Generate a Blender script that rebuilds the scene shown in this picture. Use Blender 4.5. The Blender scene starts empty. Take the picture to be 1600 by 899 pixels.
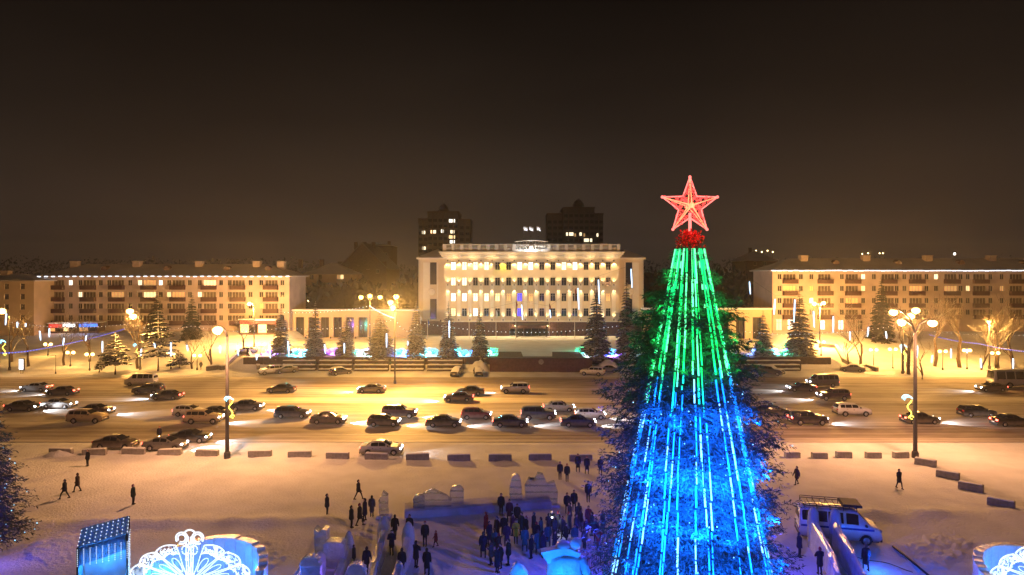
import bpy, math, random
import numpy as np
from mathutils import Vector, Matrix, noise as mnoise
R = math.radians
random.seed(7)
SC = bpy.context.scene
COL = SC.collection
# ---------------------------------------------------------------- camera, sky, sun, exposure
F, CH, YH = 1030.0, 19.0, 430.0          # focal length in photo pixels, camera height, horizon row
cam_d = bpy.data.cameras.new('camera')
cam_d.sensor_width = 36.0
cam_d.lens = F / 1600.0 * 36.0
cam_d.shift_y = -19.5 / 1600.0
cam_d.clip_start, cam_d.clip_end = 0.5, 6000
cam = bpy.data.objects.new('camera', cam_d)
COL.objects.link(cam)
cam.location = (0, 0, CH)
cam.rotation_euler = (R(90), 0, 0)
SC.camera = cam

world = bpy.data.worlds.new('World')
SC.world = world
world.use_nodes = True
wn, wl = world.node_tree.nodes, world.node_tree.links
wn.clear()
w_out = wn.new('ShaderNodeOutputWorld')
w_add = wn.new('ShaderNodeAddShader')
w_bg1 = wn.new('ShaderNodeBackground')
w_bg2 = wn.new('ShaderNodeBackground')
w_sky = wn.new('ShaderNodeTexSky')
w_sky.sky_type = 'NISHITA'
w_sky.sun_disc = False
w_sky.sun_elevation = R(-8)
w_sky.sun_rotation = R(200)
wl.new(w_sky.outputs[0], w_bg1.inputs[0])
w_bg1.inputs[1].default_value = 0.05
w_tc = wn.new('ShaderNodeTexCoord')
w_sep = wn.new('ShaderNodeSeparateXYZ')
w_ramp = wn.new('ShaderNodeValToRGB')
wl.new(w_tc.outputs['Generated'], w_sep.inputs[0])
wl.new(w_sep.outputs[2], w_ramp.inputs[0])
er = w_ramp.color_ramp
er.elements[0].position = 0.0
er.elements[0].color = (0.028, 0.019, 0.0137, 1)
er.elements[1].position = 1.0
er.elements[1].color = (0.006, 0.0045, 0.0035, 1)
for p, c in ((0.10, (0.021, 0.0140, 0.0100)), (0.22, (0.0098, 0.0066, 0.0048)), (0.40, (0.0030, 0.0021, 0.0016))):
    e = er.elements.new(p)
    e.color = (*c, 1)
w_n = wn.new('ShaderNodeTexNoise')
w_n.inputs['Scale'].default_value = 1.6
w_n.inputs['Detail'].default_value = 5
w_map = wn.new('ShaderNodeMapping')
w_map.inputs['Scale'].default_value = (1, 1, 3)
wl.new(w_tc.outputs['Generated'], w_map.inputs[0])
wl.new(w_map.outputs[0], w_n.inputs[0])
w_mr = wn.new('ShaderNodeMapRange')
w_mr.inputs[1].default_value, w_mr.inputs[2].default_value = 0.3, 0.7
w_mr.inputs[3].default_value, w_mr.inputs[4].default_value = 0.7, 1.35
wl.new(w_n.outputs[0], w_mr.inputs[0])
wl.new(w_ramp.outputs[0], w_bg2.inputs[0])
wl.new(w_mr.outputs[0], w_bg2.inputs[1])
wl.new(w_bg1.outputs[0], w_add.inputs[0])
wl.new(w_bg2.outputs[0], w_add.inputs[1])
wl.new(w_add.outputs[0], w_out.inputs[0])
sun_d = bpy.data.lights.new('sky_glow_sun', 'SUN')
sun_d.energy = 0.02
sun_d.angle = R(30)
sun_d.color = (1, .85, .75)
sun_o = bpy.data.objects.new('sky_glow_sun', sun_d)
COL.objects.link(sun_o)
sun_o.rotation_euler = (R(35), 0, R(20))
VS = SC.view_settings
VS.view_transform = 'Standard'
VS.look = 'None'
VS.exposure = 0.4
VS.gamma = 1.0
try:
    SC.cycles.max_bounces = 4
    SC.cycles.diffuse_bounces = 2
    SC.cycles.glossy_bounces = 2
    SC.cycles.volume_bounces = 0
    SC.cycles.sample_clamp_indirect = 4
    SC.cycles.use_light_tree = True
    SC.cycles.use_adaptive_sampling = False
except Exception:
    pass

# ---------------------------------------------------------------- projection helpers (photo pixel -> place)
def gp(px, py, z=0.0):
    Y = F * (CH - z) / (py - YH)
    return Vector(((px - 800) * Y / F, Y, z))
def at(px, py, Y):
    return Vector(((px - 800) * Y / F, Y, CH - (py - YH) * Y / F))

# ---------------------------------------------------------------- materials
M = {}
def pm(name, col, rough=.7, var=.18, scale=3.0, bump=0.0, metal=0.0, bscale=None, snow=0.0, spec=.3, stretch=None, trans=0.0, dirt=0.0):
    m = bpy.data.materials.new(name)
    m.use_nodes = True
    n, l = m.node_tree.nodes, m.node_tree.links
    b = n['Principled BSDF']
    b.inputs['Roughness'].default_value = rough
    b.inputs['Metallic'].default_value = metal
    b.inputs['Specular IOR Level'].default_value = spec
    if trans:
        b.inputs['Transmission Weight'].default_value = trans
        b.inputs['IOR'].default_value = 1.31
    tc = n.new('ShaderNodeTexCoord')
    src = tc.outputs['Object']
    if stretch:
        mp = n.new('ShaderNodeMapping')
        mp.inputs['Scale'].default_value = stretch
        l.new(src, mp.inputs[0])
        src = mp.outputs[0]
    t = n.new('ShaderNodeTexNoise')
    t.inputs['Scale'].default_value = scale
    t.inputs['Detail'].default_value = 6
    l.new(src, t.inputs[0])
    r = n.new('ShaderNodeValToRGB')
    r.color_ramp.elements[0].position = .3
    r.color_ramp.elements[1].position = .7
    r.color_ramp.elements[0].color = (*[c * (1 - var) for c in col], 1)
    r.color_ramp.elements[1].color = (*[min(1, c * (1 + var)) for c in col], 1)
    l.new(t.outputs[0], r.inputs[0])
    cout = r.outputs[0]
    if dirt:
        s = n.new('ShaderNodeSeparateXYZ')
        l.new(tc.outputs['Object'], s.inputs[0])
        ad = n.new('ShaderNodeMath')
        ad.operation = 'MULTIPLY_ADD'
        l.new(t.outputs[0], ad.inputs[0])
        ad.inputs[1].default_value = -.55
        l.new(s.outputs[2], ad.inputs[2])
        mr = n.new('ShaderNodeMapRange')
        mr.inputs[1].default_value, mr.inputs[2].default_value = dirt, dirt - .5
        mr.inputs[3].default_value, mr.inputs[4].default_value = 0, .75
        l.new(ad.outputs[0], mr.inputs[0])
        mx = n.new('ShaderNodeMix')
        mx.data_type = 'RGBA'
        l.new(mr.outputs[0], mx.inputs[0])
        l.new(cout, mx.inputs[6])
        mx.inputs[7].default_value = (.24, .21, .185, 1)
        cout = mx.outputs[2]
    if snow:
        g = n.new('ShaderNodeNewGeometry')
        s = n.new('ShaderNodeSeparateXYZ')
        l.new(g.outputs['Normal'], s.inputs[0])
        mr = n.new('ShaderNodeMapRange')
        mr.inputs[1].default_value, mr.inputs[2].default_value = snow, snow + .2
        l.new(s.outputs[2], mr.inputs[0])
        mx = n.new('ShaderNodeMix')
        mx.data_type = 'RGBA'
        l.new(mr.outputs[0], mx.inputs[0])
        l.new(cout, mx.inputs[6])
        mx.inputs[7].default_value = (.82, .83, .86, 1)
        cout = mx.outputs[2]
    l.new(cout, b.inputs['Base Color'])
    if bump:
        t2 = n.new('ShaderNodeTexNoise')
        t2.inputs['Scale'].default_value = bscale or scale * 4
        t2.inputs['Detail'].default_value = 8
        l.new(src, t2.inputs[0])
        bp = n.new('ShaderNodeBump')
        bp.inputs['Strength'].default_value = bump
        bp.inputs['Distance'].default_value = .15
        l.new(t2.outputs[0], bp.inputs['Height'])
        l.new(bp.outputs[0], b.inputs['Normal'])
    M[name] = m
    return m
def em(name, col, s, sample=False, base=None):
    m = bpy.data.materials.new(name)
    m.use_nodes = True
    b = m.node_tree.nodes['Principled BSDF']
    b.inputs['Base Color'].default_value = (*(base or col), 1)
    b.inputs['Roughness'].default_value = .4
    b.inputs['Emission Color'].default_value = (*col, 1)
    b.inputs['Emission Strength'].default_value = s
    m.cycles.emission_sampling = 'AUTO' if sample else 'NONE'
    M[name] = m
    return m

pm('snow', (.77, .78, .81), .9, .09, .35, .6, bscale=5, spec=.15)
pm('snow_trod', (.62, .62, .66), .95, .2, .9, .6, bscale=3.0, spec=.1)
pm('snow_plain', (.82, .83, .86), .8, .04, 2, .25, bscale=8)
pm('snow_dirty', (.52, .47, .42), .9, .3, 1.2, .6, bscale=5)
pm('asphalt', (.06, .058, .056), .9, .3, 4, .3)
pm('concrete', (.30, .28, .26), .85, .25, 3, .4)
pm('concrete_dark', (.17, .16, .15), .85, .3, 3, .4)
pm('granite_red', (.115, .06, .048), .5, .3, 2.5, .1)
pm('granite_dark', (.07, .05, .045), .5, .3, 2.5, .1)
pm('plaster_cream', (.62, .50, .36), .85, .06, .5, .1)
pm('plaster_white', (.70, .62, .52), .85, .05, .7, .1)
pm('stone_band', (.40, .32, .25), .8, .1, 1, .1)
pm('plaster_pink', (.52, .42, .37), .9, .16, .3, .15)
pm('plaster_ochre', (.55, .42, .27), .9, .09, .35, .12)
pm('brick_dark', (.13, .085, .07), .9, .2, 1.5, .2)
pm('brick_grey', (.12, .10, .095), .9, .2, 1.5, .2)
pm('glazed_panel', (.030, .035, .05), .12, .2, 1, spec=.6)
pm('glass_dark', (.022, .02, .02), .12, .3, .6, spec=.6)
pm('window_frame', (.42, .38, .33), .6, .1, 3)
pm('balcony_dark', (.075, .035, .03), .7, .2, 2)
pm('balcony_glass', (.10, .075, .055), .15, .4, 1.1, spec=.6)
pm('roof_snow', (.62, .60, .60), .9, .1, .25, .3, bscale=2)
pm('chimney', (.42, .34, .29), .9, .15, 2, .3)
pm('metal_dark', (.05, .048, .05), .5, .2, 4, metal=.4)
pm('metal_pole', (.085, .08, .085), .6, .2, 2, metal=.2)
pm('rubber', (.02, .02, .021), .85, .2, 5)
pm('rim', (.45, .45, .46), .35, .1, 4, metal=.8)
pm('car_glass', (.012, .013, .015), .08, .2, 1, spec=.7)
pm('plastic_black', (.025, .025, .027), .6, .2, 4)
pm('needles', (.030, .055, .028), .8, .45, 1.5)
pm('needles_dark', (.018, .034, .020), .8, .45, 1.5)
pm('needles_frost', (.17, .175, .19), .85, .45, 1.2)
pm('needles_tree', (.060, .095, .075), .8, .45, .9)
pm('bark', (.07, .05, .038), .9, .3, 4, .5, snow=.55)
pm('bark_bare', (.10, .07, .05), .9, .3, 4, .3, snow=.35)
pm('woods', (.020, .018, .014), .95, .4, .4)
pm('ice', (.70, .80, .90), .22, .14, 2.2, .5, bscale=4, trans=.5)
pm('ice_clear', (.72, .78, .84), .2, .12, 2.2, .5, bscale=4, trans=.8)
pm('fabric_blue', (.30, .62, .95), .7, .12, 2, trans=.6)
pm('wire', (.03, .03, .035), .7, .1, 3)
pm('skin', (.55, .34, .25), .6, .08, 6)
pm('hair', (.03, .02, .015), .8, .2, 10)
pm('trousers', (.018, .018, .024), .9, .3, 6)
pm('boots', (.015, .013, .012), .7, .2, 6)
for k, c in dict(black=(.014, .014, .016), navy=(.016, .02, .045), brown=(.045, .026, .018), grey=(.07, .07, .075),
                 red=(.28, .03, .03), yellow=(.60, .42, .02), teal=(.03, .13, .15), plum=(.07, .02, .06), green=(.03, .05, .03)).items():
    pm('coat_' + k, c, .9, .25, 6, .2)
for k, c in dict(black=(.012, .012, .014), ink=(.014, .014, .03), grey=(.14, .14, .145), silver=(.42, .42, .42), white=(.78, .78, .77),
                 beige=(.50, .40, .26), red=(.13, .012, .016), blue=(.02, .03, .08), brown=(.07, .055, .045), plum=(.045, .02, .04), graphite=(.05, .05, .055)).items():
    m = pm('paint_' + k, c, .32, .06, 1.5, spec=.5, metal=.15, dirt=.55)
    m.node_tree.nodes['Principled BSDF'].inputs['Coat Weight'].default_value = .5
pm('tinsel_red', (.75, .03, .03), .35, .3, 6, metal=.3)
pm('flag_cloth', (.75, .75, .82), .8, .1, 3)
pm('sign_blue', (.02, .06, .35), .6, .2, 3)
SOD = (1.0, .44, .19)
SODY = (1.0, .48, .10)
SODF = (1.0, .47, .10)
em('bulb_sodium', (1.0, .60, .20), 6)
em('bulb_yellow', (1.0, .64, .14), 6)
em('bulb_far', (1.0, .75, .35), 9)
em('bulb_white', (1.0, .95, .9), 8)
em('led_white', (.80, .90, 1.0), 1.1)
em('led_icicle', (.75, .86, 1.0), 2.0)
em('led_tube_blue', (.45, .68, 1.0), 2.2)
em('led_blue', (.16, .26, 1.0), 2.2)
em('garland_blue', (.06, .08, .55), .45)
em('strip_green', (.01, .72, .22), 1.1)
em('strip_green_hot', (.16, 1.0, .46), 1.4)
em('strip_blue', (.01, .30, 1.0), 1.2)
em('strip_blue_hot', (.30, .72, 1.0), 1.6)
em('star_edge', (1.0, .20, .17), 1.5)
em('star_core', (1.0, .36, .16), 1.2)
em('star_bead', (1.0, .10, .09), 1.0)
em('headlight_on', (.95, .97, 1.0), 22)
em('headlight_blue', (.62, .82, 1.0), 22)
em('taillight_on', (1.0, .08, .05), 11)
em('taillight_off', (.35, .01, .01), .15)
pm('headlight_off', (.45, .45, .45), .2, .1, 3)
em('win_warm', (1.0, .72, .34), 1.15)
em('win_cream', (1.0, .84, .55), 1.35)
em('win_white', (1.0, .95, .80), 1.5)
em('win_dim', (1.0, .58, .22), .32)
em('win_blue', (.08, .06, 1.0), 1.3)
em('sign_white', (.95, .97, 1.0), 1.6)
em('sign_red', (1.0, .07, .06), .35)
em('sign_bluelit', (.05, .22, 1.0), 1.2)
em('deco_yellow', (1.0, .85, .12), 2.2)
em('deco_cyan', (.25, .75, 1.0), 2.2)
em('phone_light', (.9, .97, 1.0), 14)
em('lamp_yellow', (1, .8, .02), 6)
for k, c in dict(cyan=(.06, .75, 1.0), teal=(.03, .80, .62), purple=(.42, .12, 1.0), blue=(.05, .22, 1.0), white=(.75, .92, 1.0), green=(.04, .75, .40)).items():
    em('bush_' + k, c, 2.6)

# ---------------------------------------------------------------- mesh helpers
class MB:
    def __init__(s):
        s.v, s.f, s.m, s.smooth = [], [], [], []
    def add(s, vs, fs, mi=0, sm=False):
        o = len(s.v)
        s.v.extend([tuple(p) for p in vs])
        for f in fs:
            s.f.append(tuple(i + o for i in f))
            s.m.append(mi)
            s.smooth.append(sm)
        return s
    def box(s, x0, x1, y0, y1, z0, z1, mi=0, T=None):
        vs = [Vector(p) for p in ((x0, y0, z0), (x1, y0, z0), (x1, y1, z0), (x0, y1, z0), (x0, y0, z1), (x1, y0, z1), (x1, y1, z1), (x0, y1, z1))]
        if T is not None:
            vs = [T @ p for p in vs]
        return s.add(vs, [(0, 3, 2, 1), (4, 5, 6, 7), (0, 1, 5, 4), (1, 2, 6, 5), (2, 3, 7, 6), (3, 0, 4, 7)], mi)
    def bevbox(s, x0, x1, y0, y1, z0, z1, b=.03, mi=0, T=None, jit=0):
        vs = []
        for z, ins in ((z0, 0), (z1 - b, 0), (z1, b)):
            for x, y in ((x0 + ins, y0 + ins), (x1 - ins, y0 + ins), (x1 - ins, y1 - ins), (x0 + ins, y1 - ins)):
                p = Vector((x + random.uniform(-jit, jit), y + random.uniform(-jit, jit), z + random.uniform(-jit, jit)))
                vs.append(T @ p if T is not None else p)
        fs = [(3, 2, 1, 0), (8, 9, 10, 11)]
        for k in (0, 4):
            for i in range(4):
                j = (i + 1) % 4
                fs.append((k + i, k + j, k + 4 + j, k + 4 + i))
        return s.add(vs, fs, mi)
    def tube(s, pts, r, n=6, mi=0, sm=True, cap=True):
        pts = [Vector(p) for p in pts]
        rs = r if isinstance(r, (list, tuple)) else [r] * len(pts)
        vs, fs = [], []
        N = len(pts)
        for i, p in enumerate(pts):
            d = (pts[min(i + 1, N - 1)] - pts[max(i - 1, 0)])
            if d.length < 1e-9:
                d = Vector((0, 0, 1))
            d.normalize()
            a = d.cross(Vector((0, 0, 1)))
            if a.length < 1e-3:
                a = d.cross(Vector((1, 0, 0)))
            a.normalize()
            b = d.cross(a)
            for k in range(n):
                t = 2 * math.pi * k / n
                vs.append(p + a * (rs[i] * math.cos(t)) + b * (rs[i] * math.sin(t)))
        for i in range(N - 1):
            for k in range(n):
                k2 = (k + 1) % n
                fs.append((i * n + k, i * n + k2, (i + 1) * n + k2, (i + 1) * n + k))
        if cap:
            fs.append(tuple(range(n - 1, -1, -1)))
            fs.append(tuple((N - 1) * n + k for k in range(n)))
        return s.add(vs, fs, mi, sm)
    def lathe(s, prof, n=12, mi=0, c=(0, 0, 0), sm=True):
        vs, fs = [], []
        for r, z in prof:
            for k in range(n):
                t = 2 * math.pi * k / n
                vs.append((c[0] + r * math.cos(t), c[1] + r * math.sin(t), c[2] + z))
        for i in range(len(prof) - 1):
            for k in range(n):
                k2 = (k + 1) % n
                fs.append((i * n + k, i * n + k2, (i + 1) * n + k2, (i + 1) * n + k))
        fs.append(tuple(range(n - 1, -1, -1)))
        fs.append(tuple((len(prof) - 1) * n + k for k in range(n)))
        return s.add(vs, fs, mi, sm)
    def ball(s, c, r, n=8, mi=0, sq=1.0):
        prof = [(max(.001, r * math.sin(math.pi * i / (n // 2 + 1))), -r * sq * math.cos(math.pi * i / (n // 2 + 1))) for i in range(n // 2 + 2)]
        return s.lathe(prof, n, mi, c)
    def octa(s, c, r, mi=0):
        x, y, z = c
        return s.add([(x + r, y, z), (x - r, y, z), (x, y + r, z), (x, y - r, z), (x, y, z + r), (x, y, z - r)],
                     [(0, 2, 4), (2, 1, 4), (1, 3, 4), (3, 0, 4), (2, 0, 5), (1, 2, 5), (3, 1, 5), (0, 3, 5)], mi)
    def prism(s, poly, y0, y1, mi=0, T=None):
        n = len(poly)
        vs = [Vector((p[0], y0, p[1])) for p in poly] + [Vector((p[0], y1, p[1])) for p in poly]
        if T is not None:
            vs = [T @ p for p in vs]
        fs = [tuple(range(n)), tuple(range(2 * n - 1, n - 1, -1))]
        for i in range(n):
            j = (i + 1) % n
            fs.append((i, n + i, n + j, j))
        return s.add(vs, fs, mi)
    def facade(s, x0, x1, z0, z1, y, holes, depth=.25, mi=0):
        xs = sorted({x0, x1, *[h[0] for h in holes], *[h[1] for h in holes]})
        zs = sorted({z0, z1, *[h[2] for h in holes], *[h[3] for h in holes]})
        for j in range(len(zs) - 1):
            run = None
            cz = (zs[j] + zs[j + 1]) / 2
            hz = [h for h in holes if h[2] < cz < h[3]]
            def flush(a, b):
                s.add([(a, y, zs[j]), (b, y, zs[j]), (b, y, zs[j + 1]), (a, y, zs[j + 1])], [(0, 1, 2, 3)], mi)
            for i in range(len(xs) - 1):
                cx = (xs[i] + xs[i + 1]) / 2
                solid = not any(h[0] < cx < h[1] for h in hz)
                if solid:
                    if run is None:
                        run = xs[i]
                elif run is not None:
                    flush(run, xs[i])
                    run = None
            if run is not None:
                flush(run, xs[-1])
        for a, b, c, d in holes:
            y2 = y + depth
            s.add([(a, y, c), (b, y, c), (b, y, d), (a, y, d), (a, y2, c), (b, y2, c), (b, y2, d), (a, y2, d)],
                  [(0, 4, 5, 1), (1, 5, 6, 2), (2, 6, 7, 3), (3, 7, 4, 0)], mi)
        return s
    def mesh(s, name, mats):
        me = bpy.data.meshes.new(name)
        me.from_pydata(s.v, [], s.f)
        for m in (mats if isinstance(mats, (list, tuple)) else [mats]):
            me.materials.append(M[m])
        if s.f:
            me.polygons.foreach_set('material_index', s.m)
            me.polygons.foreach_set('use_smooth', s.smooth)
        me.update()
        return me
    def build(s, name, mats, parent=None, world=False):
        if world and parent is not None:
            o = root_loc(parent)
            s.v = [(p[0] - o[0], p[1] - o[1], p[2] - o[2]) for p in s.v]
        return obj(name, s.mesh(name, mats), parent)
def root_loc(o):
    l = Vector((0, 0, 0))
    while o is not None:
        l += o.location
        o = o.parent
    return l
def obj(name, me, parent=None, loc=None, rz=None, mat=None):
    o = bpy.data.objects.new(name, me)
    COL.objects.link(o)
    o.parent = parent
    if loc is not None:
        o.location = loc
    if rz is not None:
        o.rotation_euler = (0, 0, rz)
    if mat:
        setmat(o, mat)
    return o
def setmat(o, mat, i=0):
    o.material_slots[i].link = 'OBJECT'
    o.material_slots[i].material = M[mat]
def tag(o, label=None, cat=None, group=None, kind=None):
    for k, v in (('label', label), ('category', cat), ('group', group), ('kind', kind)):
        if v:
            o[k] = v
    return o
def thing(name, label, cat, loc=(0, 0, 0), rz=0, group=None):
    o = bpy.data.objects.new(name, None)
    COL.objects.link(o)
    o.empty_display_size = .3
    o.location = loc
    o.rotation_euler = (0, 0, rz)
    return tag(o, label, cat, group)
def copy_tree(o, parent=None):
    c = o.copy()
    COL.objects.link(c)
    c.parent = parent
    for ch in list(o.children):
        copy_tree(ch, c)
    return c
def light(kind, parent, loc, energy, col, radius=.15, rot=None, cone=None, blend=.5, name=None):
    d = bpy.data.lights.new(name or 'light', kind)
    d.energy = energy
    d.color = col
    d.shadow_soft_size = radius
    if cone:
        d.spot_size = R(cone)
        d.spot_blend = blend
    o = bpy.data.objects.new(name or 'light', d)
    COL.objects.link(o)
    o.parent = parent
    o.location = loc
    if rot:
        o.rotation_euler = rot
    return o
def np_mesh(name, verts, quads, mats, mi=None):
    me = bpy.data.meshes.new(name)
    nv, nf = len(verts), len(quads)
    k = quads.shape[1]
    me.vertices.add(nv)
    me.vertices.foreach_set('co', np.asarray(verts, dtype=np.float32).ravel())
    me.loops.add(nf * k)
    me.loops.foreach_set('vertex_index', np.asarray(quads, dtype=np.int32).ravel())
    me.polygons.add(nf)
    me.polygons.foreach_set('loop_start', np.arange(0, nf * k, k, dtype=np.int32))
    for m in mats:
        me.materials.append(M[m])
    if mi is not None:
        me.polygons.foreach_set('material_index', np.asarray(mi, dtype=np.int32))
    me.update(calc_edges=True)
    me.validate()
    return me
def sm(a, b, x):
    t = min(1, max(0, (x - a) / (b - a)))
    return t * t * (3 - 2 * t)
# ---------------------------------------------------------------- terrain
TX0, TX1, TZ = -53.0, 63.0, 2.5
def tz(X, Y):
    side = 2.5 * sm(124, 150, Y) + 2.0 * sm(150, 169, Y)
    cen = .35 * sm(123, 128, Y) + 2.1 * sm(130.7, 131.3, Y) + 2.0 * sm(195, 240, Y)
    w = sm(TX0 - 4, TX0 - .3, X) * (1 - sm(TX1 + .3, TX1 + 4, X))
    return side * (1 - w) + cen * w
def gpt(px, py):
    z = 0
    for _ in range(12):
        p = gp(px, py, z)
        z = tz(p.x, p.y)
    p.z = z
    return p
def fbm(x, y, s, o=3):
    return mnoise.fractal(Vector((x * s, y * s, 3.1)), 1.0, 2.0, o)
xs = [-900, -600, -420, -320, -260, -220, -190] + list(np.arange(-170, -72, 2.0)) + list(np.arange(-72, 72, .8)) + list(np.arange(72, 171, 2.0)) + [190, 220, 260, 320, 420, 600, 900]
ys = [-60, -20, 10, 25] + list(np.arange(34, 76, .6)) + list(np.arange(76, 200, 1.5)) + [205, 212, 220, 230, 245, 265, 290, 330, 400, 520, 700, 900]
xs = sorted(set(xs) | {TX0 - .3, TX1 + .3})
ys = sorted(set(ys) | {130.7, 131.3, 75.2, 123.0})
vs = []
for y in ys:
    for x in xs:
        z = tz(x, y)
        if 74.4 < y < 123.6:
            z = -.06
        else:
            k = .10 if y > 124 or y < 52 else .05
            z += k * fbm(x, y, .16)
            if y < 74 and abs(x) < 72:
                tr = mnoise.noise(Vector((x * .08, y * .08, 5)))
                z += (.05 + .07 * max(0, tr)) * mnoise.noise(Vector((x * .75, y * .75, 0))) - .10 * max(0, mnoise.noise(Vector((x * .9, y * 1.1, 8))) - .2) * 2
            z += .38 * math.exp(-((y - 124.6) / .9) ** 2) * (.65 + .8 * fbm(x, 7, .25)) * (1 if y > 123.6 else 0)
            z += .16 * math.exp(-((y - 73.6) / .8) ** 2) * (.7 + 1.0 * fbm(x, 9, .3))
            z += .30 * math.exp(-((y - 51.5 - .03 * x) / .9) ** 2) * (.7 + fbm(x, 3, .4)) * (1 if (x < -14 or x > 26) else .15)
        vs.append((x, y, z))
nx = len(xs)
fs = [(j * nx + i, j * nx + i + 1, (j + 1) * nx + i + 1, (j + 1) * nx + i) for j in range(len(ys) - 1) for i in range(nx - 1)]
g = MB()
g.add(vs, fs, 0, True)
ground = g.build('ground', 'snow')
tag(ground, kind='structure')

# road: packed dirty snow over asphalt, in lanes
m = bpy.data.materials.new('road_packed_snow')
m.use_nodes = True
n, l = m.node_tree.nodes, m.node_tree.links
b = n['Principled BSDF']
b.inputs['Roughness'].default_value = .7
b.inputs['Specular IOR Level'].default_value = .35
tc = n.new('ShaderNodeTexCoord')
def nz(scale, stretch, det=7):
    mp = n.new('ShaderNodeMapping')
    mp.inputs['Scale'].default_value = stretch
    l.new(tc.outputs['Object'], mp.inputs[0])
    t = n.new('ShaderNodeTexNoise')
    t.inputs['Scale'].default_value = scale
    t.inputs['Detail'].default_value = det
    l.new(mp.outputs[0], t.inputs[0])
    return t
na = nz(1.0, (.02, 1.3, 1))
nb = nz(1.0, (.25, .9, 1))
sepn = n.new('ShaderNodeSeparateXYZ')
l.new(tc.outputs['Object'], sepn.inputs[0])
lane = n.new('ShaderNodeValToRGB')
mrl = n.new('ShaderNodeMapRange')
mrl.inputs[1].default_value, mrl.inputs[2].default_value = 75.0, 123.0
l.new(sepn.outputs[1], mrl.inputs[0])
l.new(mrl.outputs[0], lane.inputs[0])
cr = lane.color_ramp
cr.elements[0].position, cr.elements[1].position = 0, 1
def dirt(Y):   # how bare the packed snow is worn across the road
    tbl = ((75, .30), (77.2, .75), (80, .85), (83, .72), (84.6, .30), (87.5, .45), (91, .35), (94.5, .55), (97.3, .75), (99, .25), (101, .20), (102.6, .7), (105, .8), (109, .65), (112, .8), (116, .85), (120, .75), (122, .45), (123, .2))
    return tbl
for i, (Y, d) in enumerate(dirt(0)):
    p = (Y - 75) / 48
    e = cr.elements[0] if i == 0 else (cr.elements[-1] if Y == 123 else cr.elements.new(p))
    e.position = p
    e.color = (d, d, d, 1)
def mth(op, a, bb):
    q = n.new('ShaderNodeMath')
    q.operation = op
    for k, v in ((0, a), (1, bb)):
        if isinstance(v, (int, float)):
            q.inputs[k].default_value = v
        else:
            l.new(v, q.inputs[k])
    return q.outputs[0]
def stretch_c(o, a, c):
    q = n.new('ShaderNodeMapRange')
    q.inputs[1].default_value, q.inputs[2].default_value = a, c
    l.new(o, q.inputs[0])
    return q.outputs[0]
fac = mth('ADD', mth('MULTIPLY', lane.outputs[0], .70), mth('ADD', mth('MULTIPLY', stretch_c(na.outputs[0], .3, .7), .38), mth('MULTIPLY', stretch_c(nb.outputs[0], .3, .7), .18)))
mix = n.new('ShaderNodeValToRGB')
mix.color_ramp.elements[0].position = .25
mix.color_ramp.elements[0].color = (.72, .67, .63, 1)
mix.color_ramp.elements[1].position = .98
mix.color_ramp.elements[1].color = (.19, .15, .12, 1)
l.new(fac, mix.inputs[0])
l.new(mix.outputs[0], b.inputs['Base Color'])
bp = n.new('ShaderNodeBump')
bp.inputs['Strength'].default_value = .8
bp.inputs['Distance'].default_value = .14
l.new(mth('ADD', na.outputs[0], mth('MULTIPLY', nb.outputs[0], .6)), bp.inputs['Height'])
l.new(bp.outputs[0], b.inputs['Normal'])
M['road'] = m
rx = [-420, -300, -220] + list(np.arange(-160, 161, 4.0)) + [220, 300, 420]
ry = list(np.arange(75.0, 123.01, .6))
rv = []
for y in ry:
    for x in rx:
        z = .012 + .03 * fbm(x * .2, y * 3, .25)
        z += .07 * math.exp(-((y - 99.8) / .5) ** 2) * (.6 + fbm(x, 1, .2))
        rv.append((x, y, z if 75.1 < y < 122.9 else -.02))
nx = len(rx)
g = MB()
g.add(rv, [(j * nx + i, j * nx + i + 1, (j + 1) * nx + i + 1, (j + 1) * nx + i) for j in range(len(ry) - 1) for i in range(nx - 1)], 0, True)
tag(g.build('road', 'road'), kind='structure')

# churned snow patches on the square
def churn(px0, py0, px1, py1, seed, amp, name):
    g = MB()
    a, c = gp(px0, py0), gp(px1, py1)
    NX, NY = 60, 40
    vs = []
    for j in range(NY + 1):
        for i in range(NX + 1):
            u, v = i / NX, j / NY
            py = py0 + (py1 - py0) * v
            p = gp(px0 + (px1 - px0) * u, py)
            e = (1 - ((u - .5) * 2.05) ** 2 - ((v - .5) * 2.05) ** 2) * 1.6 + .5 * mnoise.noise(Vector((p.x * .6, p.y * .6, seed)))
            e = max(0, min(1, e)) if min(u, 1 - u, v, 1 - v) > .001 else 0
            q = mnoise.noise(Vector((p.x * 1.3 + seed, p.y * 1.3, 0))) + .6 * mnoise.noise(Vector((p.x * 3.1, p.y * 3.1 + seed, 0)))
            vs.append((p.x, p.y, -.22 + e * (.24 + amp * (abs(q) + .1))))
    fs = [(j * (NX + 1) + i, j * (NX + 1) + i + 1, (j + 1) * (NX + 1) + i + 1, (j + 1) * (NX + 1) + i) for j in range(NY) for i in range(NX)]
    g.add(vs, fs, 0, True)
    tag(g.build(name, 'snow'), kind='structure')
churn(325, 828, 478, 899, 3, .17, 'churned_snow')
churn(1385, 826, 1540, 899, 9, .17, 'churned_snow')
churn(20, 820, 180, 899, 5, .10, 'churned_snow')

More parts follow.
